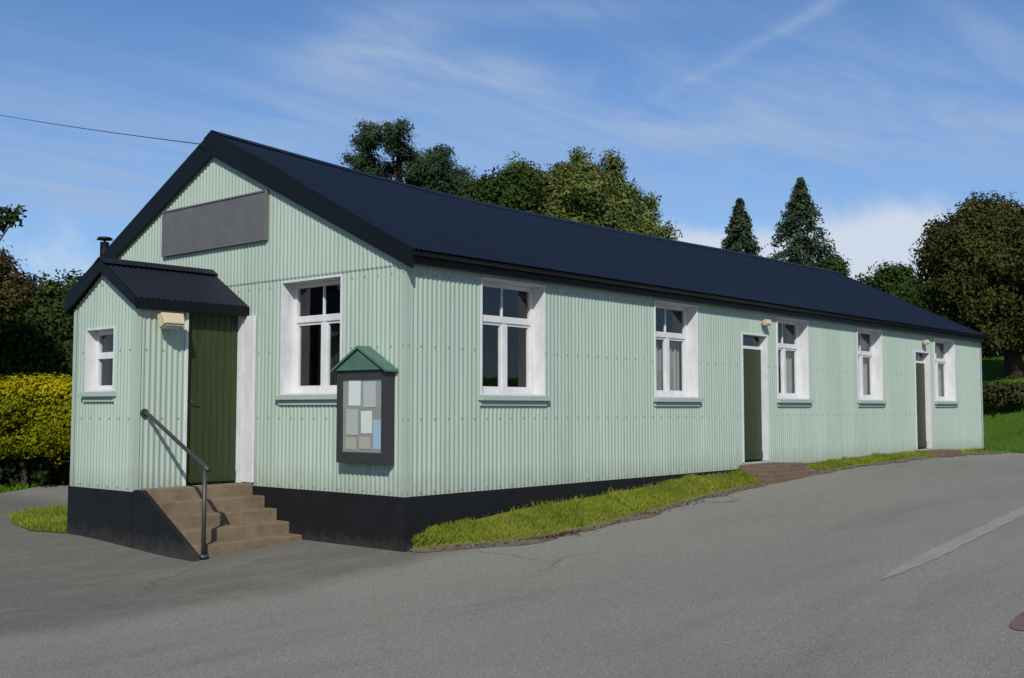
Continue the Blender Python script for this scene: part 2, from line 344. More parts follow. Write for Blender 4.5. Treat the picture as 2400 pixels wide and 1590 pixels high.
def ground_z(x, y):
    x = np.asarray(x, float); y = np.asarray(y, float)
    z = road_z(x, y)
    bank = .27*np.clip(x-22.0-.12*np.clip(-y, 0, 30), 0, None); bank = 4.2*np.tanh(bank/4.2)
    z = z + bank*ss(19.5, 22.5, x)
    z = z + .05*np.clip(y-16, 0, 30)
    inside = np.where(x < .02, ss(0, .8, left_edge(x)-y), np.maximum(ss(0, .5, edge_y(x)-y), ((y > -1)*(y < 12.0)*(x < 20.2))*1.0))
    inside = np.where((x > .02) & (x < 21) & (y > 7.7), np.where(y < left_edge(x), 1.0, 0), inside)
    return z - .22*inside
def grid_mesh(name, xs, ys, fn, m, dz=0):
    X, Y = np.meshgrid(xs, ys, indexing='ij'); Z = fn(X, Y)+dz
    n, k = X.shape; v = np.stack([X, Y, Z], -1).reshape(-1, 3)
    i = np.arange(n-1)[:, None]*k + np.arange(k-1)[None, :]
    q = np.stack([i, i+k, i+k+1, i+1], -1).reshape(-1, 4)
    return np_mesh(name, v, q, m, smooth=True)
def axis(lo, hi, fine_lo, fine_hi, fine):
    a = list(np.arange(fine_lo, fine_hi+1e-6, fine)); s = fine; x = fine_hi
    while x < hi: s *= 1.35; x += s; a.append(x)
    s = fine; x = fine_lo
    while x > lo: s *= 1.35; x -= s; a.insert(0, x)
    return np.array(a)
tag(grid_mesh('ground', axis(-600, 900, -14, 50, .4), axis(-600, 900, -14, 40, .4), ground_z, M['lawn']), kind='structure')

def strip(name, xs, y0f, y1f, ny, zf, m, dz=0, kind='structure', p=1.0):
    xs = np.asarray(xs, float); t = np.linspace(0, 1, ny)**p
    Y0 = y0f(xs)[:, None]; Y1 = y1f(xs)[:, None]
    Y = Y0 + (Y1-Y0)*t[None, :]; X = np.repeat(xs[:, None], ny, 1); Z = zf(X, Y)+dz
    v = np.stack([X, Y, Z], -1).reshape(-1, 3); n = len(xs)
    i = np.arange(n-1)[:, None]*ny + np.arange(ny-1)[None, :]
    q = np.stack([i, i+ny, i+ny+1, i+1], -1).reshape(-1, 4)
    o = np_mesh(name, v, q, m, smooth=True)
    if kind: o['kind'] = kind
    return o
xr = np.concatenate([[-40,-30,-22,-16,-12], np.arange(-9, -.01, .2), [-.001, .02,.06,.1,.2,.35,.5,.7,.95,1.2,1.6,2.1,2.84], np.arange(3.5, 19.6, .5), np.arange(19.6, 31, .4), [31]])
CL = lambda x: np.interp(x, [-40,-14,-9,-5,-3,-1.5,-.6,0,1], [-9,-3.2,-1.7,-.55,-.32,-.50,-.40,-.16,0]) + .035*np.sin(x*3.1) + .025*np.sin(x*7.3+1)   # where the newer road surface meets the forecourt
strip('road', xr, lambda x: np.where(x < .02, CL(x), edge_y(x)), lambda x: np.full_like(x, -42.), 60, road_z, M['asphalt'], 0, p=1.8)
strip('forecourt', np.concatenate([xr[xr < 0], [.02, .021, .6, 1.2, 1.8, 2.4, 4, 7, 12, 20]]), lambda x: np.where(x < .0205, CL(x), 7.4), left_edge, 60, road_z, M['asphalt'], 0)

def wall_ground(x): return np.interp(x, [0,.12,.45,2,3.9,5.6,7.3,9.6,12.7,15,18,20.2], [-.60,-.52,-.40,-.27,-.19,-.11,-.08,-.07,.0,.02,-.03,-.08])
def verge_z(x, y):
    e = edge_y(x); t = np.clip((y-e)/np.minimum(-.012-e, -1e-3)*-1, 0, 1); t = np.clip((e-y)/np.minimum(e+.0, -.01), 0, 1)
    b = road_z(x, e)+.025; return b + (wall_ground(x)-b)*t**.8
xv = np.concatenate([[.10,.16,.24,.35,.5,.7,.95], np.arange(1.2, 20.25, .2)])
strip('grass_verge', xv, edge_y, lambda x: np.full_like(x, -.004), 8, verge_z, M['verge'])
# dirt and grit collected along the road edge
dw = lambda x: .16 + .07*np.sin(x*2.1) + .05*np.sin(x*5.3+1) + .10*np.exp(-((x-1.0)/.7)**2) + .06*np.exp(-((x-2.0)/.5)**2)
xd = np.concatenate([np.arange(.03, 2, .05), np.arange(2, 20.4, .1)])
strip('dirt_edge', xd, lambda x: edge_y(x)-dw(x), lambda x: edge_y(x)+.03, 5, lambda X, Y: road_z(X, Y)+.006+.022*ss(-.10, .02, Y-edge_y(X)), M['dirt'])
# worn pale line on the carriageway, curving away from the hall
def ribbon(name, pts, w, m, dz):
    P = np.array(pts, float); t = np.linspace(0, len(P)-1, 60); c = np.stack([np.interp(t, np.arange(len(P)), P[:, k]) for k in (0, 1)], -1)
    for _ in range(3): c[1:-1] = (c[:-2]+c[1:-1]*2+c[2:])/4
    d = np.gradient(c, axis=0); d /= np.linalg.norm(d, axis=1)[:, None]; nrm = np.stack([-d[:, 1], d[:, 0]], -1)
    wj = w*(1+.16*np.sin(np.arange(60)*1.7)*RNG.uniform(.3, 1, 60))[:, None]/2
    wj *= np.clip((59-np.arange(60))/9., .02, 1)[:, None]**.6      # wears away towards its near end
    L = c+nrm*wj; Q = c-nrm*wj; v = np.concatenate([L, Q]); z = road_z(v[:, 0], v[:, 1])+dz
    v = np.column_stack([v, z]); q = np.array([[i, i+60, i+61, i+1] for i in range(59)])
    o = np_mesh(name, v, q, m); o['kind'] = 'structure'; return o
ribbon('road_marking', [(14,-5.0),(9,-4.85),(6.2,-4.82),(3.2,-4.9),(1.2,-5.0)], .20, M['roadpaint'], .006)
b = MB(); cx, cy = .46, -6.63
ring = [(cx+.55*math.cos(a)*(1+.12*math.sin(3*a)), cy+.25*math.sin(a)*(1+.15*math.cos(2*a))) for a in np.linspace(0, 2*math.pi, 40, endpoint=False)]
b.poly([(x, y, float(road_z(x, y))+.007) for x, y in ring], M['redpatch'])
tag(b.build('road_patch'), kind='structure')

# ------------------------------------------------------------------ corrugated sheet
PITCH, AMP, SEG = .0762, .0065, 8
def corr_sheet(O, U, Nn, length, levels, topfn=None, holes=(), lap=None, seg=SEG, amp=AMP):
    """vertical corrugated sheet from O along U facing Nn. levels: z list; top row follows topfn(s)"""
    O, U, Nn = (np.array(k, float) for k in (O, U, Nn))
    ns = int(round(length/PITCH*seg)); s = np.linspace(0, length, ns+1)
    lv = sorted(set(list(levels) + [z for h in holes for z in h[2:]] + ([lap-.02, lap-.004, lap+.004, lap+.02] if lap else [])))
    Z = np.repeat(np.array(lv)[None, :], ns+1, 0)
    if topfn is not None:
        tp = topfn(s)[:, None]; Z = np.minimum(Z, tp); Z[:, -1] = tp[:, 0]
    off = amp*np.sin(2*math.pi*s/PITCH)[:, None] + np.zeros_like(Z)
    if lap: off = off + np.where(np.array(lv) > lap, .012, 0)[None, :]
    V = O[None, None, :] + U*s[:, None, None] + Nn*off[..., None]; V = V.copy(); V[..., 2] += Z
    k = len(lv); v = V.reshape(-1, 3); q = []
    for i in range(ns):
        sm = (s[i]+s[i+1])/2
        for j in range(k-1):
            zm = (lv[j]+lv[j+1])/2
            if any(h[0] < sm < h[1] and h[2] < zm < h[3] for h in holes): continue
            if topfn is not None and Z[i, j+1]-Z[i, j] < 1e-6 and Z[i+1, j+1]-Z[i+1, j] < 1e-6: continue
            q.append((i*k+j, (i+1)*k+j, (i+1)*k+j+1, i*k+j+1))
    return v, np.array(q)
def merge(parts):
    V, Q, n = [], [], 0
    for v, q in parts: V.append(v); Q.append(q+n); n += len(v)
    return np.concatenate(V), np.concatenate(Q)

W, L, EH, HW = 7.59, 19.85, 2.6, 3.795
SLOPE = .484
hall = empty('village_hall', (0, 0, -.62), 'long pale green corrugated tin hall with a navy roof and a black plinth', 'building')
# openings: (start, end, bottom, top) along the long side
WIN = [(1.26,2.50), (5.10,6.32), (8.98,10.20), (12.38,13.62), (16.62,17.95)]
SILL, HEAD = 1.15, 2.60
DOORS = [(7.72,8.62,.09,2.26), (15.42,16.32,.09,2.26)]
GW = (1.11, 2.28, 1.16, 2.60)
sideholes = [(a, b2, SILL, HEAD) for a, b2 in WIN] + list(DOORS)
gtop = lambda s: 2.78 + SLOPE*np.minimum(s, W-s)
parts = [corr_sheet((0,0,0), (1,0,0), (0,-1,0), L, [-.04, 1.0, 2.78], holes=sideholes),
         corr_sheet((0,0,0), (0,1,0), (-1,0,0), W, [-.04, 1.0, 2.6, 4.7], topfn=gtop, holes=[GW], lap=2.63),
         corr_sheet((0,W,0), (1,0,0), (0,1,0), L, [-.04, 2.78], seg=4),
         corr_sheet((L,0,0), (0,1,0), (1,0,0), W, [-.04, 2.6, 4.7], topfn=gtop, seg=4)]
v, q = merge(parts); np_mesh('wall', v, q, M['wall'], hall, smooth=True)
def corner(x, y, sx, sy, zt, parent):      # folded corner flashing
    b = MB(); X = lambda d: x+sx*d; Y = lambda d: y+sy*d
    ring = [(X(-.06),Y(.0105)),(X(.016),Y(.0105)),(X(.016),Y(.016)),(X(-.06),Y(.016))]
    pr = [(X(-.06),Y(.016)),(X(.016),Y(.016)),(X(.016),Y(-.06)),(X(.0105),Y(-.06)),(X(.0105),Y(.0105)),(X(-.06),Y(.0105))]
    bb = bmesh.new(); A = [bb.verts.new((*p, -.035)) for p in pr]; B = [bb.verts.new((*p, zt)) for p in pr]
    bb.faces.new(A); bb.faces.new(B[::-1])
    for k in range(6): bb.faces.new([A[k], A[(k+1) % 6], B[(k+1) % 6], B[k]])
    bmesh.ops.recalc_face_normals(bb, faces=bb.faces); b.absorb(bb, M['wall']); b.build('corner_trim', parent)
for (x, y, sx, sy) in ((0,0,-1,-1), (L,0,1,-1), (0,W,-1,1)):
    corner(x, y, sx, sy, 2.62, hall)
b = MB()
b.box(-.025, L+.03, -.025, .25, -1.3, -.012, M['plinth']); b.box(-.025, .25, .251, W+.03, -1.3, -.012, M['plinth'])
b.box(.251, L+.03, W-.2, W+.03, -1.3, -.012, M['plinth']); b.box(L-.2, L+.03, .251, W-.201, -1.3, -.012, M['plinth'])
b.build('plinth', hall)
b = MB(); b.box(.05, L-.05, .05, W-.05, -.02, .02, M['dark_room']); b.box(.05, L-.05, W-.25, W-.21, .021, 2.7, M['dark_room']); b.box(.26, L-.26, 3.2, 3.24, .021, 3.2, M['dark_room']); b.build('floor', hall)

# roof: corrugated sheets, slightly sagging ridge
RX = [-.12,1.4,3.0,4.7,6.6,9.0,11.5,13.6,20.0]; RZ = [4.78,4.705,4.630,4.575,4.570,4.580,4.620,4.660,4.720]
def ridge_z(x):
    xs = np.linspace(-.12, 20, 200); zs = np.interp(xs, RX, RZ)
    for _ in range(60): zs[1:-1] = (zs[:-2]+2*zs[1:-1]+zs[2:])/4
    return np.interp(x, xs, zs)
EY, EZ = -.15, 2.80
def roof_sheet(sign):
    x0, x1 = -.055, L+.055; ns = int((x1-x0)/PITCH*8); x = np.linspace(x0, x1, ns+1); rz = ridge_z(x)
    ts = [0, .33, .465, .47, .4712, .477, .74, 1.0]; V = []
    for j, t in enumerate(ts):
        y = HW + (EY-HW)*t; z = rz + (EZ-rz)*t + AMP*np.sin(2*math.pi*x/PITCH) + (.012 if t <= .47 else 0) + .006*np.sin(x*1.3+t*5)*math.sin(math.pi*t)
        V.append(np.stack([x, np.full_like(x, y if sign > 0 else W-y), z], -1))
    v = np.stack(V, 1).reshape(-1, 3); k = len(ts)
    i = np.arange(ns)[:, None]*k + np.arange(k-1)[None, :]
    return v, np.stack([i, i+k, i+k+1, i+1], -1).reshape(-1, 4)
v, q = merge([roof_sheet(1), roof_sheet(-1)])
roof = np_mesh('roof', v, q, M['roof'], hall, smooth=True)
b = MB()   # ridge capping
xs = np.linspace(-.085, L+.085, 60)
for x0, x1 in zip(xs, xs[1:]):
    za, zb = float(ridge_z(x0))+.035, float(ridge_z(x1))+.035
    for sg in (1, -1):
        b.poly([(x0, HW, za), (x1, HW, zb), (x1, HW-sg*.19, zb-.095), (x0, HW-sg*.19, za-.095)], M['roof'])
b.build('ridge_cap', roof)
for xa, xb in ((-.085, -.045), (L+.045, L+.085)):      # bargeboards on both gables
    b = MB()
    zt = float(ridge_z(xa))+.02; bd = .34
    for sg in (1, -1):
        ya = HW; ye = HW-sg*(HW-EY+.02)
        ze = EZ+.005
        b.hexa([(xa,ya,zt),(xa,ye,ze),(xa,ye,ze-.235),(xa,ya,zt-bd),(xb,ya,zt),(xb,ye,ze),(xb,ye,ze-.235),(xb,ya,zt-bd)], M['black'])
    b.build('bargeboard', roof)
b = MB()
for sg in (0, 1):
    Y = (lambda y: y) if sg == 0 else (lambda y: W-y)
    b.box(-.043, L+.043, *sorted((Y(-.125), Y(-.100))), 2.635, 2.775, M['black'])
    b.box(-.043, L+.043, *sorted((Y(-.099), Y(-.014))), 2.645, 2.66, M['black'])
b.build('fascia', roof)
b = MB()
for sg in (0, 1):
    Y = (lambda y: y) if sg == 0 else (lambda y: W-y)
    ring = [(Y(-.172+.046*math.cos(a)), 2.765+.046*math.sin(a)) for a in np.linspace(math.pi, 2*math.pi, 9)]
    bb = bmesh.new(); A = [bb.verts.new((-.075, y, z)) for y, z in ring]; B = [bb.verts.new((L+.075, y, z)) for y, z in ring]
    for k in range(8): bb.faces.new([A[k], A[k+1], B[k+1], B[k]]).smooth = True
    bb.faces.new(A); bb.faces.new(B[::-1]); b.absorb(bb, M['black'])
b.build('gutter', roof)
# short black flue with a cowl on the far slope
fx, fy = .35, 7.38
b = MB(); b.tube([(fx, fy, 3.0), (fx, fy, 3.66)], .07, M['black'], 14); b.tube([(fx, fy, 3.70), (fx, fy, 3.74)], [.13, .10], M['black'], 14); b.tube([(fx, fy, 3.64), (fx, fy, 3.72)], .02, M['black'], 6)
b.build('flue', hall)

# ------------------------------------------------------------------ windows and doors
fr_side = lambda u, d, z: (u, -d, z)       # along the long wall, d = outward
fr_gab = lambda u, d, z: (-d, u, z)        # along the gable
def pane(g, fr, pts):
    f = g.poly(pts, M['glass']); f.normal_update(); out = Vector(fr(0, 1, 0))-Vector(fr(0, 0, 0))
    if f.normal.dot(out) < 0: f.normal_flip()
def make_window(parent, fr, u0, u1, z0, z1, bars, curtain=None, dep=.19, sub=True):
    b = MB(); Wm = M['white']; t = .018
    b.lbox(fr, u0-.004, u0+t, -dep, .016, z0, z1, Wm); b.lbox(fr, u1-t, u1+.004, -dep, .016, z0, z1, Wm)
    b.lbox(fr, u0+t, u1-t, -dep, .016, z1-t, z1+.004, Wm); b.lbox(fr, u0+t, u1-t, -dep, .016, z0-.004, z0+t, Wm)
    f = .056; d0, d1 = -dep-.045, -dep+.012                      # fixed frame
    a0, a1, c0, c1 = u0+t, u1-t, z0+t, z1-t
    b.lbox(fr, a0, a0+f, d0, d1, c0, c1, Wm, .004); b.lbox(fr, a1-f, a1, d0, d1, c0, c1, Wm, .004)
    b.lbox(fr, a0+f, a1-f, d0, d1, c0, c0+f*1.1, Wm, .004); b.lbox(fr, a0+f, a1-f, d0, d1, c1-f, c1, Wm, .004)
    zt, mul, top = bars                                           # transom height, mullions, top glazing bars
    b.lbox(fr, a0+f, a1-f, d0, d1+.004, zt-.042, zt+.042, Wm, .004)
    for u, w in mul: b.lbox(fr, u-w/2, u+w/2, d0, d1-.002, c0+f*1.1, zt-.042, Wm, .003)
    for u, w in top: b.lbox(fr, u-w/2, u+w/2, d0+.01, d1-.012, zt+.042, c1-f, Wm, .002)
    if len(mul):                                                  # casement stiles inside the lower lights
        us = [a0+f] + [m[0] for m in mul] + [a1-f]
        for i in range(len(us)-1):
            l = us[i] + (mul[0][1]/2 if i else 0); r = us[i+1] - (mul[0][1]/2 if i < len(us)-2 else 0)
            for x0, x1, y0, y1 in ((l, l+.03, c0+f*1.1, zt-.042), (r-.03, r, c0+f*1.1, zt-.042), (l+.03, r-.03, c0+f*1.1, c0+f*1.1+.035), (l+.03, r-.03, zt-.075, zt-.042)):
                b.lbox(fr, x0, x1, d0+.008, d1-.014, y0, y1, Wm)
    win = b.build('window', parent)
    g = MB(); dg = -dep-.02
    pane(g, fr, [fr(a0+f*.6, dg, c0+.02), fr(a1-f*.6, dg, c0+.02), fr(a1-f*.6, dg, c1-.02), fr(a0+f*.6, dg, c1-.02)])
    g.build('pane', win if sub else parent)
    s = MB(); s.lbox(fr, u0-.05, u1+.05, -.02, .075, z0-.065, z0-.008, M['sillgreen'], .006); s.lbox(fr, u0-.02, u1+.02, .001, .03, z0-.13, z0-.066, M['sillgreen'], .003)
    s.build('sill', win if sub else parent)
    if curtain:
        n = 60; us = np.linspace(a0+.02, a1-.02, n); dd = -dep-.13 + .02*np.sin(us*46) + .008*np.sin(us*97+1)
        P = [fr(u, d, z) for u, d in zip(us, dd) for z in (c0, curtain)]
        qq = [(2*i, 2*i+2, 2*i+3, 2*i+1) for i in range(n-1)]
        np_mesh('curtain', P, qq, M['curtain'], win, smooth=True)
    return win
def std_bars(u0, u1): c = (u0+u1)/2; return (2.12, [(c+(.03 if u0 > 1.2 else -.03), .082)], [(c, .02)])
for i, (a, e) in enumerate(WIN):
    make_window(hall, fr_side, a, e, SILL, HEAD, std_bars(a, e), curtain=[None, 2.05, 2.08, 2.4, 2.5][i])
make_window(hall, fr_gab, *GW, std_bars(GW[0], GW[1]))
def make_door(parent, fr, u0, u1, z0, z1, dep=.10, planks=6, fan=None, name='door'):
    b = MB(); Wm = M['white']; t = .03
    b.lbox(fr, u0-.004, u0+t, -dep-.05, .016, z0, z1, Wm); b.lbox(fr, u1-t, u1+.004, -dep-.05, .016, z0, z1, Wm)
    b.lbox(fr, u0+t, u1-t, -dep-.05, .016, z1-t, z1+.004, Wm)
    zt = z1-t
    if fan:
        b.lbox(fr, u0+t, u1-t, -dep-.05, -dep+.01, fan, fan+.05, Wm)
    frm = MB(); D = M['door']; top = (fan or zt)-.004
    a0, a1 = u0+t+.004, u1-t-.004; w = (a1-a0)/planks
    for k in range(planks):
        frm.lbox(fr, a0+k*w+.003, a0+(k+1)*w-.003, -dep-.04, -dep, z0+.008, top, D, .004)
    frm.lbox(fr, a0, a1, -dep-.05, -dep-.012, z0+.008, top, D)
    frm.lbox(fr, a0+.01, a1-.01, -dep+.001, -dep+.016, z0+.03, z0+.16, D, .003)   # kick rail
    door = frm.build(name, parent)
    b.build('door_frame', door)
    h = MB(); hu = a0+.08; h.tube([fr(hu, -dep+.002, 1.05+z0), fr(hu, -dep+.05, 1.05+z0), fr(hu+.10, -dep+.055, 1.045+z0)], .009, M['metal'], 8); h.lbox(fr, hu-.02, hu+.02, -dep+.001, -dep+.006, z0+.96, z0+1.14, M['metal'])
    h.build('handle', door)
    if fan:
        g = MB(); pane(g, fr, [fr(a0, -dep-.02, fan+.05), fr(a1, -dep-.02, fan+.05), fr(a1, -dep-.02, zt), fr(a0, -dep-.02, zt)]); g.build('fanlight', door)
    return door
for dd in DOORS: make_door(hall, fr_side, *dd, fan=2.0)

# ------------------------------------------------------------------ porch (part of the hall)
PX, PY0, PY1 = -1.58, 3.05, 4.545; PC = (PY0+PY1)/2
fr_pg = lambda u, d, z: (PX-d, u, z)
fr_ps = lambda u, d, z: (u, PY0-d, z)
ptop = lambda s: 2.30 + .60*np.minimum(s, PY1-PY0-s)
PWIN = (3.54, 4.24, 1.20, 2.00); PDOOR = (-.90, -.035, .02, 2.24)
porch_parts = [corr_sheet((PX,PY0,0), (0,1,0), (-1,0,0), PY1-PY0, [-.04, 1.0, 2.8], topfn=ptop, holes=[(PWIN[0]-PY0, PWIN[1]-PY0, PWIN[2], PWIN[3])]),
    corr_sheet((PX,PY0,0), (1,0,0), (0,-1,0), -PX-.012, [-.04, 1.0, 2.30], holes=[(PDOOR[0]-PX, PDOOR[1]-PX, PDOOR[2], PDOOR[3])]),
    corr_sheet((PX,PY1,0), (1,0,0), (0,1,0), -PX-.012, [-.04, 2.30])]
v, q = merge(porch_parts); porch = np_mesh('porch', v, q, M['wall'], hall, smooth=True)
b = MB(); b.box(PX-.03, -.03, PY0-.03, PY1+.03, -1.3, -.012, M['plinth']); b.build('porch_plinth', porch)
corner(PX, PY0, -1, -1, 2.28, porch); corner(PX, PY1, -1, 1, 2.28, porch)
def porch_roof():
    x0, x1 = PX-.075, -.016; n = int((x1-x0)/PITCH*8); x = np.linspace(x0, x1, n+1); out = []
    for sg in (1, -1):
        V = []
        for t in (0, .5, 1):
            y = PC - sg*(PC-PY0+.10)*t; z = 2.845 + (2.325-2.845)*t + AMP*np.sin(2*math.pi*x/PITCH)
            V.append(np.stack([x, np.full_like(x, y), z], -1))
        v = np.stack(V, 1).reshape(-1, 3); i = np.arange(n)[:, None]*3+np.arange(2)[None, :]
        out.append((v, np.stack([i, i+3, i+4, i+1], -1).reshape(-1, 4)))
    return merge(out)
v, q = porch_roof(); np_mesh('porch_roof', v, q, M['porchroof'], porch, smooth=True)
b = MB(); xa, xb = PX-.10, PX-.065
for sg in (1, -1):
    ye = PC-sg*(PC-PY0+.112)
    b.hexa([(xa,PC,2.86),(xa,ye,2.33),(xa,ye,2.215),(xa,PC,2.71),(xb,PC,2.86),(xb,ye,2.33),(xb,ye,2.215),(xb,PC,2.71)], M['black'])
    y0, y1 = sorted((PC-sg*(PC-PY0+.07), PC-sg*(PC-PY0+.095))); b.box(xb+.002, -.018, y0, y1, 2.19, 2.322, M['black'])
    y0, y1 = sorted((PC-sg*(PC-PY0+.012), PC-sg*(PC-PY0+.069))); b.box(xb+.002, -.018, y0, y1, 2.255, 2.27, M['black'])
    b.poly([(xa-.01,PC,2.885),(-.016,PC,2.885),(-.016,PC-sg*.13,2.805),(xa-.01,PC-sg*.13,2.805)], M['porchroof'])
b.build('porch_bargeboard', porch)
make_window(porch, fr_pg, *PWIN, (1.66, [], []), dep=.13, sub=False)
dmb = make_door(porch, fr_ps, *PDOOR, dep=.08, planks=8, name='porch_door')
for ch in list(dmb.children):                     # keep the tree three levels deep
    ch.parent = porch
    ch.location = -Vector(hall.location) - Vector(porch.location)
b = MB(); b.lbox(fr_gab, 2.80, 3.028, .012, .05, .03, 2.20, M['white'], .006); b.build('white_board', hall)
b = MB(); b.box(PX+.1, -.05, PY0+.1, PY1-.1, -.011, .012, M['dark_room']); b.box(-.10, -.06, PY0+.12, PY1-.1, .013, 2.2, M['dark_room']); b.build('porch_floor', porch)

# ------------------------------------------------------------------ steps and handrail
st = empty('entrance_steps', (-.8, 2.4, -.7), 'flight of brown concrete steps with a black flank rising to the porch door', 'steps')
ys = [2.80, 2.545, 2.29, 2.035, 1.78]; zs = [0.0, -.145, -.29, -.435, -.58]
b = MB()
for k, (y, z) in enumerate(zip(ys, zs)):
    yb = PY0-.034 if k == 0 else ys[k-1]
    b.box(PX+.06, -.029, y, yb, -1.2, z+.02, M['step'], .012)
b.build('tread', st)
b = MB(); xa, xb = PX-.028, PX+.056
pr = [(PY0-.034,.012),(2.84,.012),(1.70,-.655),(1.70,-1.3),(PY0-.034,-1.3)]
bb = bmesh.new(); A_ = [bb.verts.new((xa, *p)) for p in pr]; B_ = [bb.verts.new((xb, *p)) for p in pr]
bb.faces.new(A_); bb.faces.new(B_[::-1])
for k in range(5): bb.faces.new([A_[k], A_[(k+1) % 5], B_[(k+1) % 5], B_[k]])
bmesh.ops.recalc_face_normals(bb, faces=bb.faces); bmesh.ops.bevel(bb, geom=list(bb.edges), offset=.008, segments=2, affect='EDGES'); b.absorb(bb, M['plinth'])
b.build('flank_wall', st)
hr = empty('handrail', (-1.49, 1.80, -.6), 'dark metal handrail with one post at the foot of the brown steps', 'handrail')
b = MB(); b.tube([(-1.46,1.74,-.75), (-1.46,1.74,.34)], .026, M['metal'], 12); b.tube([(-1.46,1.74,-.70), (-1.46,1.74,-.655)], .06, M['metal'], 14); b.build('post', hr)
b = MB(); b.tube([(-1.46,1.66,.285), (-1.46,1.74,.335), (-1.46,2.3,.60), (-1.46,2.92,.905), (-1.46,2.99,.93), (-1.46,3.035,.93)], .024, M['metal'], 12); b.tube([(-1.46,3.028,.93), (-1.46,3.04,.93)], .055, M['metal'], 14); b.build('rail', hr)

def brick_step(x0, x1, zt, label, low=None):
    t = empty('brick_step', ((x0+x1)/2, -.4, zt), label, 'step')
    b = MB(); b.box(x0, x1, -.62, -.028, -1.0, zt, M['brick'], .012); b.build('landing', t)
    if low:
        b = MB(); b.box(x1+.002, x1+low, -.60, -.028, -1.0, zt-.13, M['brick'], .012); b.build('lower_tread', t)
brick_step(7.55, 8.80, .06, 'reddish brick step below the nearer green side door', .42)
brick_step(15.3, 16.45, .06, 'small low step below the far green side door')

# ------------------------------------------------------------------ sign, notice board, lamps, cable
sg = empty('sign_board', (0, 3.8, 3.5), 'wide plain grey sign board high on the front gable', 'sign')
b = MB(); b.lbox(fr_gab, 2.59, 4.99, .026, .058, 3.19, 3.80, M['sign'], .004); b.build('panel', sg)
b = MB()
for u0, u1, z0, z1 in ((2.565,2.588,3.165,3.825), (4.992,5.015,3.165,3.825), (2.59,4.99,3.165,3.188), (2.59,4.99,3.802,3.825)): b.lbox(fr_gab, u0, u1, .022, .07, z0, z1, M['signedge'], .004)
b.build('frame', sg)

nb = empty('notice_board', (-.1, .58, .35), 'glazed notice board with a pointed green roof on the gable wall beside the corner', 'notice board')
U0, U1, Z0, Z1 = .16, 1.02, .35, 1.43; dq = .15
b = MB(); F = M['nbframe']
b.lbox(fr_gab, U0, U0+.085, .014, dq, Z0, Z1, F, .008); b.lbox(fr_gab, U1-.085, U1, .014, dq, Z0, Z1, F, .008)
b.lbox(fr_gab, U0+.086, U1-.086, .014, dq, Z0, Z0+.13, F, .008); b.lbox(fr_gab, U0+.086, U1-.086, .014, dq, Z1-.10, Z1, F, .008)
b.lbox(fr_gab, U0+.086, U1-.086, .014, .122, Z0+.131, Z1-.101, M['nbback']); b.build('case', nb)
b = MB(); pane(b, fr_gab, [fr_gab(U0+.08, dq-.012, Z0+.12), fr_gab(U1-.08, dq-.012, Z0+.12), fr_gab(U1-.08, dq-.012, Z1-.09), fr_gab(U0+.08, dq-.012, Z1-.09)]); b.build('glass_door', nb)
uc = (U0+U1)/2
b = MB()
for s in (-1, 1):
    e = uc+s*(.5*(U1-U0)+.05); za, ze = 1.715, 1.435
    b.hexa([fr_gab(uc,.012,za),fr_gab(e,.012,ze),fr_gab(e,.012,ze-.028),fr_gab(uc,.012,za-.03),fr_gab(uc,.215,za),fr_gab(e,.215,ze),fr_gab(e,.215,ze-.028),fr_gab(uc,.215,za-.03)], M['nbroof'])
b.build('roof', nb)
b = MB(); b.hexa([fr_gab(U0+.02,.014,Z1+.002),fr_gab(U1-.02,.014,Z1+.002),fr_gab(uc,.014,1.68),fr_gab(uc,.014,1.681),fr_gab(U0+.02,.185,Z1+.002),fr_gab(U1-.02,.185,Z1+.002),fr_gab(uc,.185,1.68),fr_gab(uc,.185,1.681)], M['nbroof']); b.build('pediment', nb)
def sheet(u0, u1, z0, z1, m, d=.128, tilt=0):
    b = MB(); c = ((u0+u1)/2, (z0+z1)/2)
    P = []
    for u, z in ((u0,z0),(u1,z0),(u1,z1),(u0,z1)):
        du, dz = u-c[0], z-c[1]; P.append((c[0]+du*math.cos(tilt)-dz*math.sin(tilt), c[1]+du*math.sin(tilt)+dz*math.cos(tilt)))
    b.hexa([fr_gab(u, d-.003, z) for u, z in P] + [fr_gab(u, d, z) for u, z in P], M[m])
    return tag(b.build('paper_notice', nb))
sheet(.62, .83, 1.02, 1.31, 'paper', tilt=.02); sheet(.36, .57, 1.00, 1.30, 'paperdim', tilt=-.015); sheet(.66, .87, .68, .98, 'paperdim', tilt=.01)
sheet(.42, .61, .70, .96, 'paper', tilt=-.02); sheet(.27, .40, .52, .86, 'paperblue', tilt=.01); sheet(.44, .64, .52, .66, 'papercream'); sheet(.69, .88, .51, .65, 'papercream', tilt=.03)

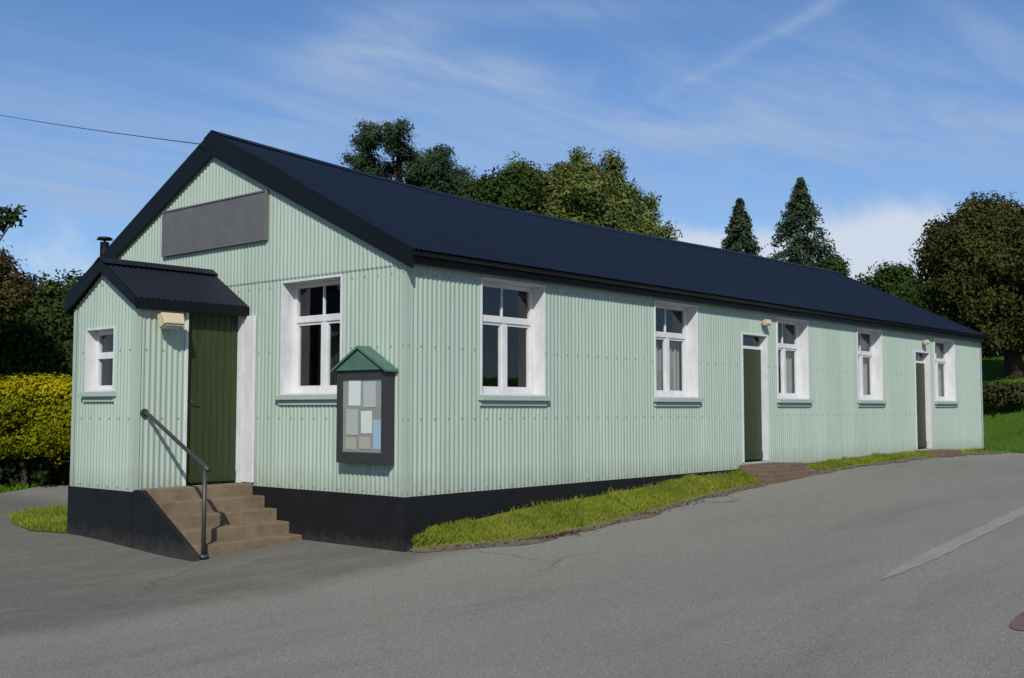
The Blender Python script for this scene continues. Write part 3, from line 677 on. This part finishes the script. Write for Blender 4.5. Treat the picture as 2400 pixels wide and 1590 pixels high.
GL = 'lamps above the doors'
def flood_lamp(fr, u, z, s, label):
    t = empty('wall_lamp', fr(u, .02, z), label, 'lamp', GL)
    b = MB(); b.lbox(fr, u-.05*s, u+.05*s, .012, .05*s+.012, z-.06*s, z+.06*s, M['beige'], .006); b.tube([fr(u, .05*s, z), fr(u, .13*s, z+.02*s)], .018*s, M['beige'], 8); b.build('bracket', t)
    b = MB(); w, h = .16*s, .10*s
    P = lambda du, dd, dz: fr(u+du, .10*s+dd, z+.03*s+dz)
    b.hexa([P(-w,0,h*.75),P(w,0,h*.75),P(w,.12*s,h*1.05),P(-w,.12*s,h*1.05),P(-w*.85,.02*s,-h),P(w*.85,.02*s,-h),P(w*.9,.19*s,-h*.35),P(-w*.9,.19*s,-h*.35)], M['beige'], .012*s); b.build('housing', t)
    b = MB(); b.hexa([P(-w*.7,.045*s,-h*.93),P(w*.7,.045*s,-h*.93),P(w*.75,.165*s,-h*.48),P(-w*.75,.165*s,-h*.48)]+[P(-w*.7,.05*s,-h*1.05),P(w*.7,.05*s,-h*1.05),P(w*.75,.17*s,-h*.6),P(-w*.75,.17*s,-h*.6)], M['lens']); b.build('lens', t)
flood_lamp(fr_ps, -1.22, 2.03, .95, 'cream floodlight on the porch wall left of the olive door')
flood_lamp(fr_side, 8.45, 2.44, .55, 'small cream lamp under the eave above the nearer side door')
flood_lamp(fr_side, 15.9, 2.44, .55, 'small cream lamp under the eave above the far side door')

A = np.array([-.16, 3.83, 4.60]); B = sight(-420, 150, 46)
tt = np.linspace(0, 1, 40); P = A[None]*(1-tt[:, None]) + B[None]*tt[:, None]; P[:, 2] -= 4*.35*tt*(1-tt)
b = MB(); b.tube([tuple(p) for p in P], .0065, M['cable'], 6); o = b.build('overhead_cable'); tag(o, 'thin dark overhead cable running from the gable peak to the left', 'cable')

# ------------------------------------------------------------------ vegetation
def cards(C, Nn, size, aspect=.6, jit=.55):
    """leaf quads at points C, normals Nn (jittered), sizes size"""
    n = len(C); nr = Nn + RNG.normal(0, jit, (n, 3)); nr /= np.linalg.norm(nr, axis=1)[:, None]+1e-9
    r = RNG.normal(0, 1, (n, 3)); a = np.cross(nr, r); a /= np.linalg.norm(a, axis=1)[:, None]+1e-9; c = np.cross(nr, a)
    s = (size*RNG.uniform(.6, 1.35, n))[:, None]; w = s*aspect
    fold = nr*s*.18
    v = np.stack([C-a*s, C-c*w+fold, C+a*s, C+c*w+fold], 1).reshape(-1, 3)
    return v, np.arange(4*n).reshape(-1, 4)
def crown_points(blobs, nclump, per, cr, shell=.45, flat=1.0):
    """twig clumps spread through ellipsoid blobs; blobs: centre(3), radii(3)"""
    vol = np.array([np.prod(bb[1])**.75 for bb in blobs]); cnt = np.maximum(1, (nclump*vol/vol.sum()).astype(int))
    PC_, PN = [], []
    for (c, r), k in zip(blobs, cnt):
        c, r = np.array(c, float), np.array(r, float)
        d = RNG.normal(0, 1, (k, 3)); d /= np.linalg.norm(d, axis=1)[:, None]
        rad = RNG.uniform(0, 1, k)**shell * (1 + .12*np.sin(d[:, 0]*7+d[:, 2]*5+c[0]) + .10*np.sin(d[:, 1]*9+c[1]*3))
        cc = c + d*r*rad[:, None]
        for p, dd in zip(cc, d):
            e = np.clip(RNG.normal(0, 1, (per, 3)), -1.5, 1.5); e[:, 2] *= flat
            PC_.append(p + e*cr*.5*RNG.uniform(.6, 1.3)); nn = e*.6 + dd*.8; nn[:, 2] += .35; PN.append(nn)
    return np.concatenate(PC_), np.concatenate(PN)
def lobes(blobs, n=3, lo=.3, hi=.5):
    out = [(np.array(c), tuple(.86*k for k in rr)) for c, rr in blobs]
    for c, rr in blobs:
        for _ in range(n):
            d = RNG.normal(0, 1, 3); d[2] = d[2]*.8+.25; d /= np.linalg.norm(d); k = RNG.uniform(lo, hi)
            out.append((np.array(c)+d*np.array(rr)*RNG.uniform(.75, 1.0), tuple(k*q for q in rr)))
    return out
def limb(b, p0, p1, r0, r1, n=6, wob=.12):
    p0, p1 = np.array(p0, float), np.array(p1, float); L_ = np.linalg.norm(p1-p0)
    pts = [p0+(p1-p0)*t + RNG.normal(0, wob*L_*.1, 3)*(0 < t < 1) for t in np.linspace(0, 1, n)]
    b.tube([tuple(p) for p in pts], [r0+(r1-r0)*t for t in np.linspace(0, 1, n)], M['bark'], 8)
def tree(name, label, cat, base, trunk_top, r, blobs, nclump, per, cr, leaf, m, shell=.45, flat=1.0, aspect=.6, group=None, limbs=True):
    base = np.array(base, float); t = empty(name, tuple(base), label, cat, group)
    b = MB(); limb(b, base-np.array([0,0,.3]), trunk_top, r, r*.35, 8, .1)
    if limbs:
        tp = np.array(trunk_top, float)
        for c, rr in blobs:
            f = RNG.uniform(.35, .85); s0 = base+(tp-base)*f
            if np.linalg.norm(np.array(c)-s0) > .6: limb(b, s0, c, r*.38, r*.08, 6)
    b.build('trunk', t)
    Cc, Nn = crown_points(lobes(blobs) if limbs else blobs, nclump, per, cr, shell, flat)
    v, q = cards(Cc, Nn, np.full(len(Cc), leaf), aspect); np_mesh('crown', v, q, m, t)
    return t
def blob(px, py, dep, rx, ry, rd=None):
    """ellipsoid foliage mass: bearing, distance, half-width and half-height in metres"""
    c = sight(px, py, dep); return (c, (rx, rd or rx, ry))
def gz(p): return float(ground_z(p[0], p[1]))
def on_ground(px, dep):
    p = sight(px, 944, dep); return (p[0], p[1], gz(p))

# Scots pine
bl = [blob(850,325,48,.75,.45), blob(905,310,47,.65,.55), blob(930,350,48,.5,.35), blob(835,375,48,.55,.5), blob(870,400,49,.8,.5), blob(960,370,49,.45,.35), blob(990,390,48,.85,.65), blob(965,420,48,.7,.55), blob(1010,420,48,.8,.6),
      blob(1030,400,49,.65,.5), blob(1010,445,48,.7,.6), blob(1065,425,48,.5,.45), blob(1090,450,49,.6,.6), blob(850,440,48,1.2,.6), blob(1000,500,48,1.4,.8)]
bl = [(c, tuple(1.22*k for k in rr)) for c, rr in bl] + [blob(985,440,48,.7,.5), blob(1050,455,48,.6,.5)]
p0 = on_ground(930, 48); tree('pine_tree', 'dark pine with open layered crown behind the front of the roof', 'tree', p0, sight(920, 345, 48), .24, bl, 1150, 46, .42, .085, M['leaf_pine'], .6, .75, .35)
# greener tree in front of the big one
bl = [blob(1130,440,40,.6,.6), blob(1165,425,40,.5,.5), blob(1120,470,40,1.1,.8), blob(1185,460,40,.9,.9), blob(1150,560,40,1.7,1.1)]
p0 = on_ground(1150, 40); tree('green_tree', 'small bright green tree between the pine and the big olive tree', 'tree', p0, sight(1150, 430, 40), .15, bl, 620, 56, .42, .07, M['leaf_mid'])
# big olive tree
bl = [blob(1290,425,42,.8,.65), blob(1350,412,41.5,.8,.6), blob(1410,425,42.5,.65,.65), blob(1235,425,43,.65,.6), blob(1200,400,43.5,.5,.4), blob(1340,460,40.5,1.1,.9), blob(1450,470,42,.65,.7), blob(1270,490,41,1.1,1.0), blob(1420,510,41,1.0,.9), blob(1490,520,42,.55,.6), blob(1512,555,42,.45,.5), blob(1360,550,40.5,1.3,1.0), blob(1460,575,41,1.0,.8), blob(1300,580,41,1.4,1.0), blob(1338,372,42,.25,.3), blob(1418,380,42.3,.28,.28), blob(1505,470,42,.22,.2), blob(1540,540,42,.2,.25)]
p0 = on_ground(1370, 42); tree('olive_green_tree', 'big rounded olive green tree rising behind the middle of the roof', 'tree', p0, sight(1350, 430, 42), .35, bl, 2100, 62, .38, .066, M['leaf_olive'], .5)
# two conifers
def conifer(px, dep, top, half, label):
    base = on_ground(px, dep); apex = sight(px, top, dep); t = empty('conifer_tree', base, label, 'tree', 'conifers behind the roof')
    b = MB(); limb(b, np.array(base)-np.array([0,0,.3]), apex, .22, .02, 10, .02); b.build('trunk', t)
    H = apex[2]-base[2]; Cs, Ns = [], []; nb_ = 420
    for i in range(nb_):
        f = (i/nb_)**1.25; z = apex[2]-H*.92*f; rr = (.06 + half*(f/.42)**.92 if f < .42 else half*(1+.55*(f-.42)))*RNG.uniform(.72, 1.12)
        a = RNG.uniform(0, 2*math.pi); k = int(16+34*min(1, f*2.2)); tt_ = RNG.uniform(.05, 1, k)**.7
        rad = rr*tt_; pts = np.stack([base[0]+math.cos(a)*rad, base[1]+math.sin(a)*rad, z-.30*rad*rad/max(rr, .2)-.08*rad], -1) + RNG.normal(0, .055+.10*min(1, f*2), (k, 3))
        ax = np.interp(z, [base[2], apex[2]], [0, 1]); pts[:, :2] += (np.array(apex[:2])-np.array(base[:2]))*ax
        Cs.append(pts); Ns.append(np.tile([math.cos(a)*.5, math.sin(a)*.5, .9], (k, 1)))
    v, q = cards(np.concatenate(Cs), np.concatenate(Ns), np.full(sum(map(len, Cs)), .13), .4, .6); np_mesh('crown', v, q, M['leaf_con'], t)
conifer(1710, 62, 464, 1.45, 'shorter slim conifer of the pair behind the roof')
conifer(1850, 62, 416, 2.25, 'taller broad conifer of the pair behind the roof')
# bush at the foot of conifers, and shrub by the far end
bl = [blob(1918,628,50,.7,.5), blob(1900,645,50,.9,.5)]
p0 = on_ground(1915, 50); tree('bush', 'low rounded bush right of the taller conifer behind the roof', 'bush', p0, sight(1915, 640, 50), .1, bl, 300, 40, .4, .075, M['leaf_mid'], limbs=False)
bl = [blob(2060,645,45,.8,.6), blob(2090,670,45,1.0,.8), blob(2040,680,45,.9,.7), blob(2120,700,44,1.1,.9), blob(2150,740,44,1.1,.9), blob(2080,740,45,1.6,1.1), blob(2180,770,44,.9,.7)]
p0 = on_ground(2090, 45); tree('shrub', 'mid green shrub behind the far end of the roof', 'shrub', p0, sight(2090, 690, 45), .14, bl, 760, 50, .45, .075, M['leaf_mid'])
# big dark tree at the right
bl = [blob(2175,570,38,.6,.6), blob(2205,560,37.5,.7,.7), blob(2245,515,38,.8,.7), blob(2300,490,38.5,.65,.7), blob(2310,545,37,1.0,.9), blob(2180,610,38,.9,.9), blob(2240,590,37,1.2,1.1), blob(2375,525,38,.6,.7), blob(2440,540,38,1.1,1.1), blob(2330,610,36.5,1.3,1.1), blob(2210,680,37.5,1.0,.8), blob(2290,690,36.5,1.3,.9), blob(2380,680,36.5,1.4,1.1), blob(2230,745,37.5,1.0,.7), blob(2330,750,37,1.3,.8), blob(2440,720,37,1.5,1.3), blob(2460,620,37.5,1.5,1.3), blob(2290,775,38,1.2,.45), blob(2400,778,38,1.4,.45)]
p0 = on_ground(2345, 38); tree('dark_tree', 'large dense dark olive tree on the grass bank right of the hall', 'tree', p0, sight(2330, 560, 38), .35, bl, 2600, 60, .40, .064, M['leaf_dark'], .45)
bl = [blob(x, y, 47, 1.6, 1.1) for x, y in ((2270,740),(2350,750),(2440,740),(2280,768),(2380,768),(2470,765),(2330,700))]  # leaf mass coloured as the deep shade beneath the tree
p0 = on_ground(2360, 47); tree('evergreen_thicket', 'evergreen thicket with shade put into its blackish colour under the large dark tree', 'thicket', p0, sight(2360, 780, 47), .2, bl, 560, 40, .6, .14, M['leaf_shade'], limbs=False)
# low hedge on the bank
bl = [blob(x, 912, 33, .62, .12) for x in (2230, 2265, 2300, 2335)] + [blob(2362, 914, 33, .35, .11)]
p0 = on_ground(2300, 33); tree('low_hedge', 'low brown green hedge crossing the grass bank at the right', 'hedge', p0, sight(2300, 903, 33), .05, bl, 200, 34, .3, .07, leafmat('browned_leaves', [(.028,.026,.010), (.045,.040,.014), (.035,.040,.012)], .15), limbs=False)
# left background trees
bl = [blob(x, y, d, rx, rz) for x, y, d, rx, rz in ((120,690,34,.8,.5),(185,680,35,.7,.45),(60,705,33,.9,.55),(140,740,33,1.1,.7),(210,720,35,1.0,.7),(0,760,33,1.2,.8),(90,790,32.5,1.2,.8),(180,800,33,1.2,.9),(40,840,32.5,1.3,.8),(140,850,32.5,1.3,.8),(-60,820,33,1.4,1.1),(230,860,34,1.3,1.0),(60,900,33,1.5,.8),(160,900,33,1.5,.8))]
p0 = on_ground(110, 34); tree('dark_green_tree', 'dark green spreading tree behind the golden hedge at the left', 'tree', p0, sight(110, 740, 34), .25, bl, 1500, 50, .45, .07, M['leaf_left'], .42)
bl = [blob(-12,620,29,.42,.42), blob(-60,590,29,.6,.5), blob(25,668,29,.42,.4), blob(-20,700,29,.8,.6), blob(-80,650,29,.9,.8)]
p0 = on_ground(-30, 29); tree('bronze_tree', 'bronze leaved tree at the left edge in front of the dark tree', 'tree', p0, sight(-25, 620, 29), .14, bl, 420, 48, .36, .06, M['leaf_rust'], .5)
bl = [blob(-40,512,20,.30,.10), blob(5,510,20,.20,.06), blob(40,497,20,.14,.04), blob(-130,480,20,.5,.5), blob(-170,560,20,.6,.7)]
p0 = on_ground(-170, 20); tree('leafy_branch_tree', 'tree at the left edge reaching one thin leafy branch into view', 'tree', p0, sight(-150, 500, 20), .12, bl, 150, 26, .2, .055, M['leaf_mid'], .6)
# golden hedge
hx = [(-150,960),(-90,955),(-30,955),(30,958),(90,960),(140,965),(185,970),(225,975)]
bl = [blob(x, y+10, 21.6+.3*math.sin(i*2), .74, .58+.05*math.sin(i*3), .8) for i, (x, y) in enumerate(hx)] + [blob(x, 1015, 21.3, .55, .26, .6) for x in (-120,-40,10,60,100,150)]
p0 = on_ground(60, 21.6); th = tree('golden_hedge', 'bright yellow green hedge at the left beyond the porch', 'hedge', p0, sight(60, 950, 21.6), .08, bl, 1800, 50, .24, .034, M['leaf_gold'], .38)
Cc, Nn = crown_points([blob(x, 903+4*math.sin(x), 21.5, .62, .17, .65) for x in range(-130, 260, 38)], 420, 46, .2, .4)
v, q = cards(Cc, Nn+np.array([0, 0, .6]), np.full(len(Cc), .034)); np_mesh('new_growth', v, q, leafmat('yellow_new_growth', [(.24,.23,.002), (.33,.30,.002), (.42,.37,.003)], .3), th)
bl = [blob(x, 1078, 22.0, .75, .42, .6) for x in (-120,-60,0,60,120,180,230)]  # dark leaf mass standing in for the hedge's shaded skirts
p0 = on_ground(0, 22.6); tree('undergrowth', 'undergrowth with shade put into its blackish colour below the golden hedge', 'undergrowth', p0, sight(0, 1085, 22.6), .05, bl, 360, 34, .3, .06, M['leaf_shade'], limbs=False)

# grass: blades on the verge, on the left patch and on the lawns
def blades(name, P, h, w, m, lean=.35):
    n = len(P); a = RNG.uniform(0, 2*math.pi, n); d = np.stack([np.cos(a), np.sin(a), np.zeros(n)], -1); hh = (h*RNG.uniform(.45, 1.3, n))[:, None]
    ww = (w*RNG.uniform(.6, 1.3, n))[:, None]; ln = RNG.normal(0, lean, (n, 3)); ln[:, 2] = 0; up = np.array([0, 0, 1.0])
    mid = P+up*hh*.6+ln*hh*.4; tip = P+up*hh+ln*hh
    v = np.stack([P-d*ww, P+d*ww, mid+d*ww*.7, tip], 1).reshape(-1, 3)
    o = np_mesh(name, v, np.arange(4*n).reshape(-1, 4), m); o['kind'] = 'stuff'; o['label'] = None if False else 'grass'; del o['label']
    return o
n = 42000; x = RNG.uniform(.12, 20.1, n)**1.0; x = .12+(x-.12)*RNG.uniform(.35, 1, n); t = RNG.uniform(0, 1, n)**.9; e = edge_y(x)
keep = ~(((x > 7.5) & (x < 9.25)) | ((x > 15.25) & (x < 16.5))) | (RNG.uniform(0, 1, n) < .12)
keep &= ~((t > .80) & (x > 1.0) & (x < 5.2) & (RNG.uniform(0, 1, n) < .85)); pat = np.sin(x*3.1)+np.sin(x*7.7+2)+np.sin(t*9+x*2); keep &= RNG.uniform(-2.8, 2.2, n) < pat+1
x, t, e = x[keep], t[keep], e[keep]; y = e*(1-t)-.012*t; z = verge_z(x, y)
o = blades('verge_grass', np.stack([x, y, z], -1), .062*(1+.5*(np.sin(x*2.7+1)*np.sin(x*6.1) > .45)), .0045, M['blade']); tag(o, 'short olive green grass growing on the narrow verge along the hall', 'grass')
# small triangle of grass left of the porch
def inpoly(px, py, poly):
    c = np.zeros(len(px), bool); j = len(poly)-1
    for i in range(len(poly)):
        xi, yi = poly[i]; xj, yj = poly[j]
        c ^= ((yi > py) != (yj > py)) & (px < (xj-xi)*(py-yi)/(yj-yi+1e-12)+xi); j = i
    return c
TRI = [(-1.62,4.55),(-1.75,5.3),(-1.55,6.2),(-1.2,7.1),(-.6,7.7),(-.03,7.95),(-.03,4.6)]
b = MB(); b.poly([(x, y, float(road_z(x, y))+.012+(.05 if x > -.5 else .0)) for x, y in TRI], M['verge']); tag(b.build('grass_patch'), kind='structure')
px_ = RNG.uniform(-1.8, 0, 15000); py_ = RNG.uniform(4.5, 8, 15000); k = inpoly(px_, py_, TRI); px_, py_ = px_[k], py_[k]
o = blades('patch_grass', np.stack([px_, py_, road_z(px_, py_)+.01], -1), .075, .0055, M['blade']); tag(o, 'bright tufted grass in the corner left of the porch', 'grass')
n = 30000; x = RNG.uniform(20, 44, n); y = RNG.uniform(-14, 9, n); k = (y > edge_y(x)+.05); x, y = x[k], y[k]
o = blades('bank_grass', np.stack([x, y, ground_z(x, y)], -1), .11, .012, M['blade2']); tag(o, 'lush green grass on the bank right of the hall', 'grass')
n = 12000; x = RNG.uniform(-5, 6, n); y = left_edge(x)+RNG.uniform(-.05, 3.5, n)
o = blades('lawn_grass', np.stack([x, y, ground_z(x, y)], -1), .10, .01, M['blade2']); tag(o, 'green grass edging under the golden hedge', 'grass')
# fallen leaves and grit along the gutter of the road
n = 900; x = np.concatenate([RNG.uniform(.2, 20, n//2), RNG.normal(1.75, .25, n//4), RNG.uniform(.2, 8, n-n//2-n//4)]); x = np.clip(x, .1, 20); y = edge_y(x)-np.abs(RNG.normal(.08, .10, n))
v, q = cards(np.stack([x, y, road_z(x, y)+.018], -1), np.tile([0, 0, 1.0], (n, 1)), np.full(n, .022), .6, .3)
o = np_mesh('leaf_litter', v, q, M['fallen']); o['kind'] = 'stuff'; tag(o, 'brown fallen leaves and grit along the road edge by the verge', 'leaf litter')

# ------------------------------------------------------------------ sky, sun, camera
SUN = np.array([-.605, -.53, .60]); SUN /= np.linalg.norm(SUN)
el = math.asin(SUN[2]); rot = math.atan2(SUN[0], SUN[1])
w = bpy.data.worlds.new('World'); scene.world = w; w.use_nodes = True; nt = w.node_tree; nt.nodes.clear()
out = N(nt, 'ShaderNodeOutputWorld'); bg = N(nt, 'ShaderNodeBackground'); bg.inputs[1].default_value = .112
sky = N(nt, 'ShaderNodeTexSky', sky_type='NISHITA'); sky.sun_disc = False; sky.sun_elevation = el; sky.sun_rotation = rot
sky.air_density = 1.0; sky.dust_density = .4; sky.ozone_density = 3.0; sky.altitude = 100
tc = N(nt, 'ShaderNodeTexCoord'); sep = N(nt, 'ShaderNodeSeparateXYZ'); nt.links.new(tc.outputs['Generated'], sep.inputs[0])
def mth(op, a, b=None, c=None, clamp=False):
    n = N(nt, 'ShaderNodeMath', operation=op, use_clamp=clamp)
    for i, k in enumerate((a, b, c)):
        if k is None: continue
        if hasattr(k, 'links'): nt.links.new(k, n.inputs[i])
        else: n.inputs[i].default_value = k
    return n.outputs[0]
zc = mth('MAXIMUM', sep.outputs[2], .03); pxs = mth('DIVIDE', sep.outputs[0], zc); pys = mth('DIVIDE', sep.outputs[1], zc)   # position on the cloud deck
cp = N(nt, 'ShaderNodeCombineXYZ'); nt.links.new(pxs, cp.inputs[0]); nt.links.new(pys, cp.inputs[1])
def smooth(v, a, b):
    m = N(nt, 'ShaderNodeMapRange', interpolation_type='SMOOTHSTEP'); nt.links.new(v, m.inputs[0]); m.inputs[1].default_value = a; m.inputs[2].default_value = b
    return m.outputs[0]
def gauss(cx, cy, ang, sx, sy):
    """soft elongated patch on the cloud deck"""
    dx = mth('SUBTRACT', pxs, cx); dy = mth('SUBTRACT', pys, cy); c, s = math.cos(ang), math.sin(ang)
    a = mth('DIVIDE', mth('ADD', mth('MULTIPLY', dx, c), mth('MULTIPLY', dy, s)), sx); b_ = mth('DIVIDE', mth('SUBTRACT', mth('MULTIPLY', dy, c), mth('MULTIPLY', dx, s)), sy)
    return mth('EXPONENT', mth('MULTIPLY', mth('ADD', mth('MULTIPLY', a, a), mth('MULTIPLY', b_, b_)), -1))
def deck_noise(scale, rotz, stretch, detail=6, dist=.6):
    mp = N(nt, 'ShaderNodeMapping'); mp.inputs['Rotation'].default_value = (0, 0, rotz); mp.inputs['Scale'].default_value = (stretch, 1, 1)
    nt.links.new(cp.outputs[0], mp.inputs[0]); return noise(nt, scale, detail, .58, mp.outputs[0], dist).outputs[0]
fib = deck_noise(3.2, R(55), .28); fib2 = deck_noise(1.3, R(40), .45, 5, 1.0)
patches = [(1.98,2.2,1.2,.30,.16,.85), (2.40,2.15,-.6,.45,.20,.85), (2.36,2.9,1.0,.5,.25,.45), (3.6,1.5,2.2,1.6,.75,.78), (3.2,2.4,2.3,1.6,.5,.30), (4.6,2.6,2.2,2.5,.9,.35), (2.14,1.66,2.3,.35,.12,.5), (3.0,.8,2.0,.5,.35,.35), (2.2,4.6,.6,2.0,1.0,.75)]
tot = None
for cx_, cy_, an, sx_, sy_, am in patches:
    g = mth('MULTIPLY', gauss(cx_, cy_, an, sx_, sy_), am); tot = g if tot is None else mth('ADD', tot, g)
cir = mth('MULTIPLY', tot, mth('ADD', mth('MULTIPLY', smooth(fib, .30, .72), .75), mth('MULTIPLY', smooth(fib2, .35, .7), .35)))
# an old contrail
ca = math.atan2(2.12-1.12, 3.07-2.51); c_, s_ = math.cos(ca), math.sin(ca)
dx = mth('SUBTRACT', pxs, 2.51); dy = mth('SUBTRACT', pys, 1.12)
acr = mth('ADD', mth('SUBTRACT', mth('MULTIPLY', dy, c_), mth('MULTIPLY', dx, s_)), mth('MULTIPLY', mth('SUBTRACT', fib2, .5), .10)); alo = mth('ADD', mth('MULTIPLY', dx, c_), mth('MULTIPLY', dy, s_))
tr = mth('MULTIPLY', mth('EXPONENT', mth('MULTIPLY', mth('POWER', mth('DIVIDE', mth('ABSOLUTE', acr), .035), 2), -1)), mth('MULTIPLY', smooth(alo, 1.6, .2), mth('ADD', mth('MULTIPLY', smooth(fib, .3, .7), .5), .25)))
cir = mth('ADD', cir, mth('MULTIPLY', tr, .55))
# low cumulus near the horizon
cn = noise(nt, 7, 6, .6, tc.outputs['Generated'], .3).outputs[0]
def dirblob(v, wid, zw):
    n2 = math.sqrt(v[0]**2+v[1]**2); az = mth('ARCTAN2', sep.outputs[1], sep.outputs[0]); da = mth('DIVIDE', mth('SUBTRACT', az, math.atan2(v[1], v[0])), wid); dz = mth('DIVIDE', mth('SUBTRACT', sep.outputs[2], v[2]), zw)
    return mth('EXPONENT', mth('MULTIPLY', mth('ADD', mth('MULTIPLY', da, da), mth('MULTIPLY', dz, dz)), -1))
cum = mth('ADD', mth('ADD', mth('MULTIPLY', dirblob((.84,.52,.128), .075, .036), 1.0), mth('MULTIPLY', dirblob((.93,.37,.125), .10, .052), 1.0)), mth('MULTIPLY', dirblob((.40,.90,.10), .16, .06), .5))
cum = smooth(mth('ADD', cum, mth('MULTIPLY', mth('SUBTRACT', cn, .5), 1.3)), .22, .75)
skyc = mixc(nt, sky.outputs[0], (.62, .825, 1.07), 1.0, 'MULTIPLY')
hazeb = mth('MULTIPLY', smooth(sep.outputs[2], .40, .08), .30)
c1 = mixc(nt, skyc, (3.6, 4.9, 7.0), hazeb)
c2 = mixc(nt, c1, (3.3, 4.4, 6.3), mth('MINIMUM', cir, .8))
c3 = mixc(nt, c2, (6.0, 6.6, 7.5), mth('MULTIPLY', cum, .92))
nt.links.new(c3, bg.inputs[0]); nt.links.new(bg.outputs[0], out.inputs[0])

ld = bpy.data.lights.new('sun', 'SUN'); ld.energy = 4.6; ld.angle = R(.53); ld.color = (1, .955, .89)
lo = bpy.data.objects.new('sun', ld); COL.objects.link(lo); lo.rotation_euler = Vector(-SUN).to_track_quat('-Z', 'Y').to_euler()

cd = bpy.data.cameras.new('camera'); cd.sensor_width = 36; cd.lens = 36*2534.6/2367; cd.clip_end = 3000; cd.clip_start = .05
co = bpy.data.objects.new('camera', cd); COL.objects.link(co); co.location = CAM
Rm = Matrix((Vector(_r), Vector(_u), Vector(-_d))).transposed(); co.rotation_euler = Rm.to_euler()
scene.camera = co
vs = scene.view_settings; vs.view_transform = 'Standard'; vs.look = 'None'; vs.exposure = -0.06; vs.gamma = 1
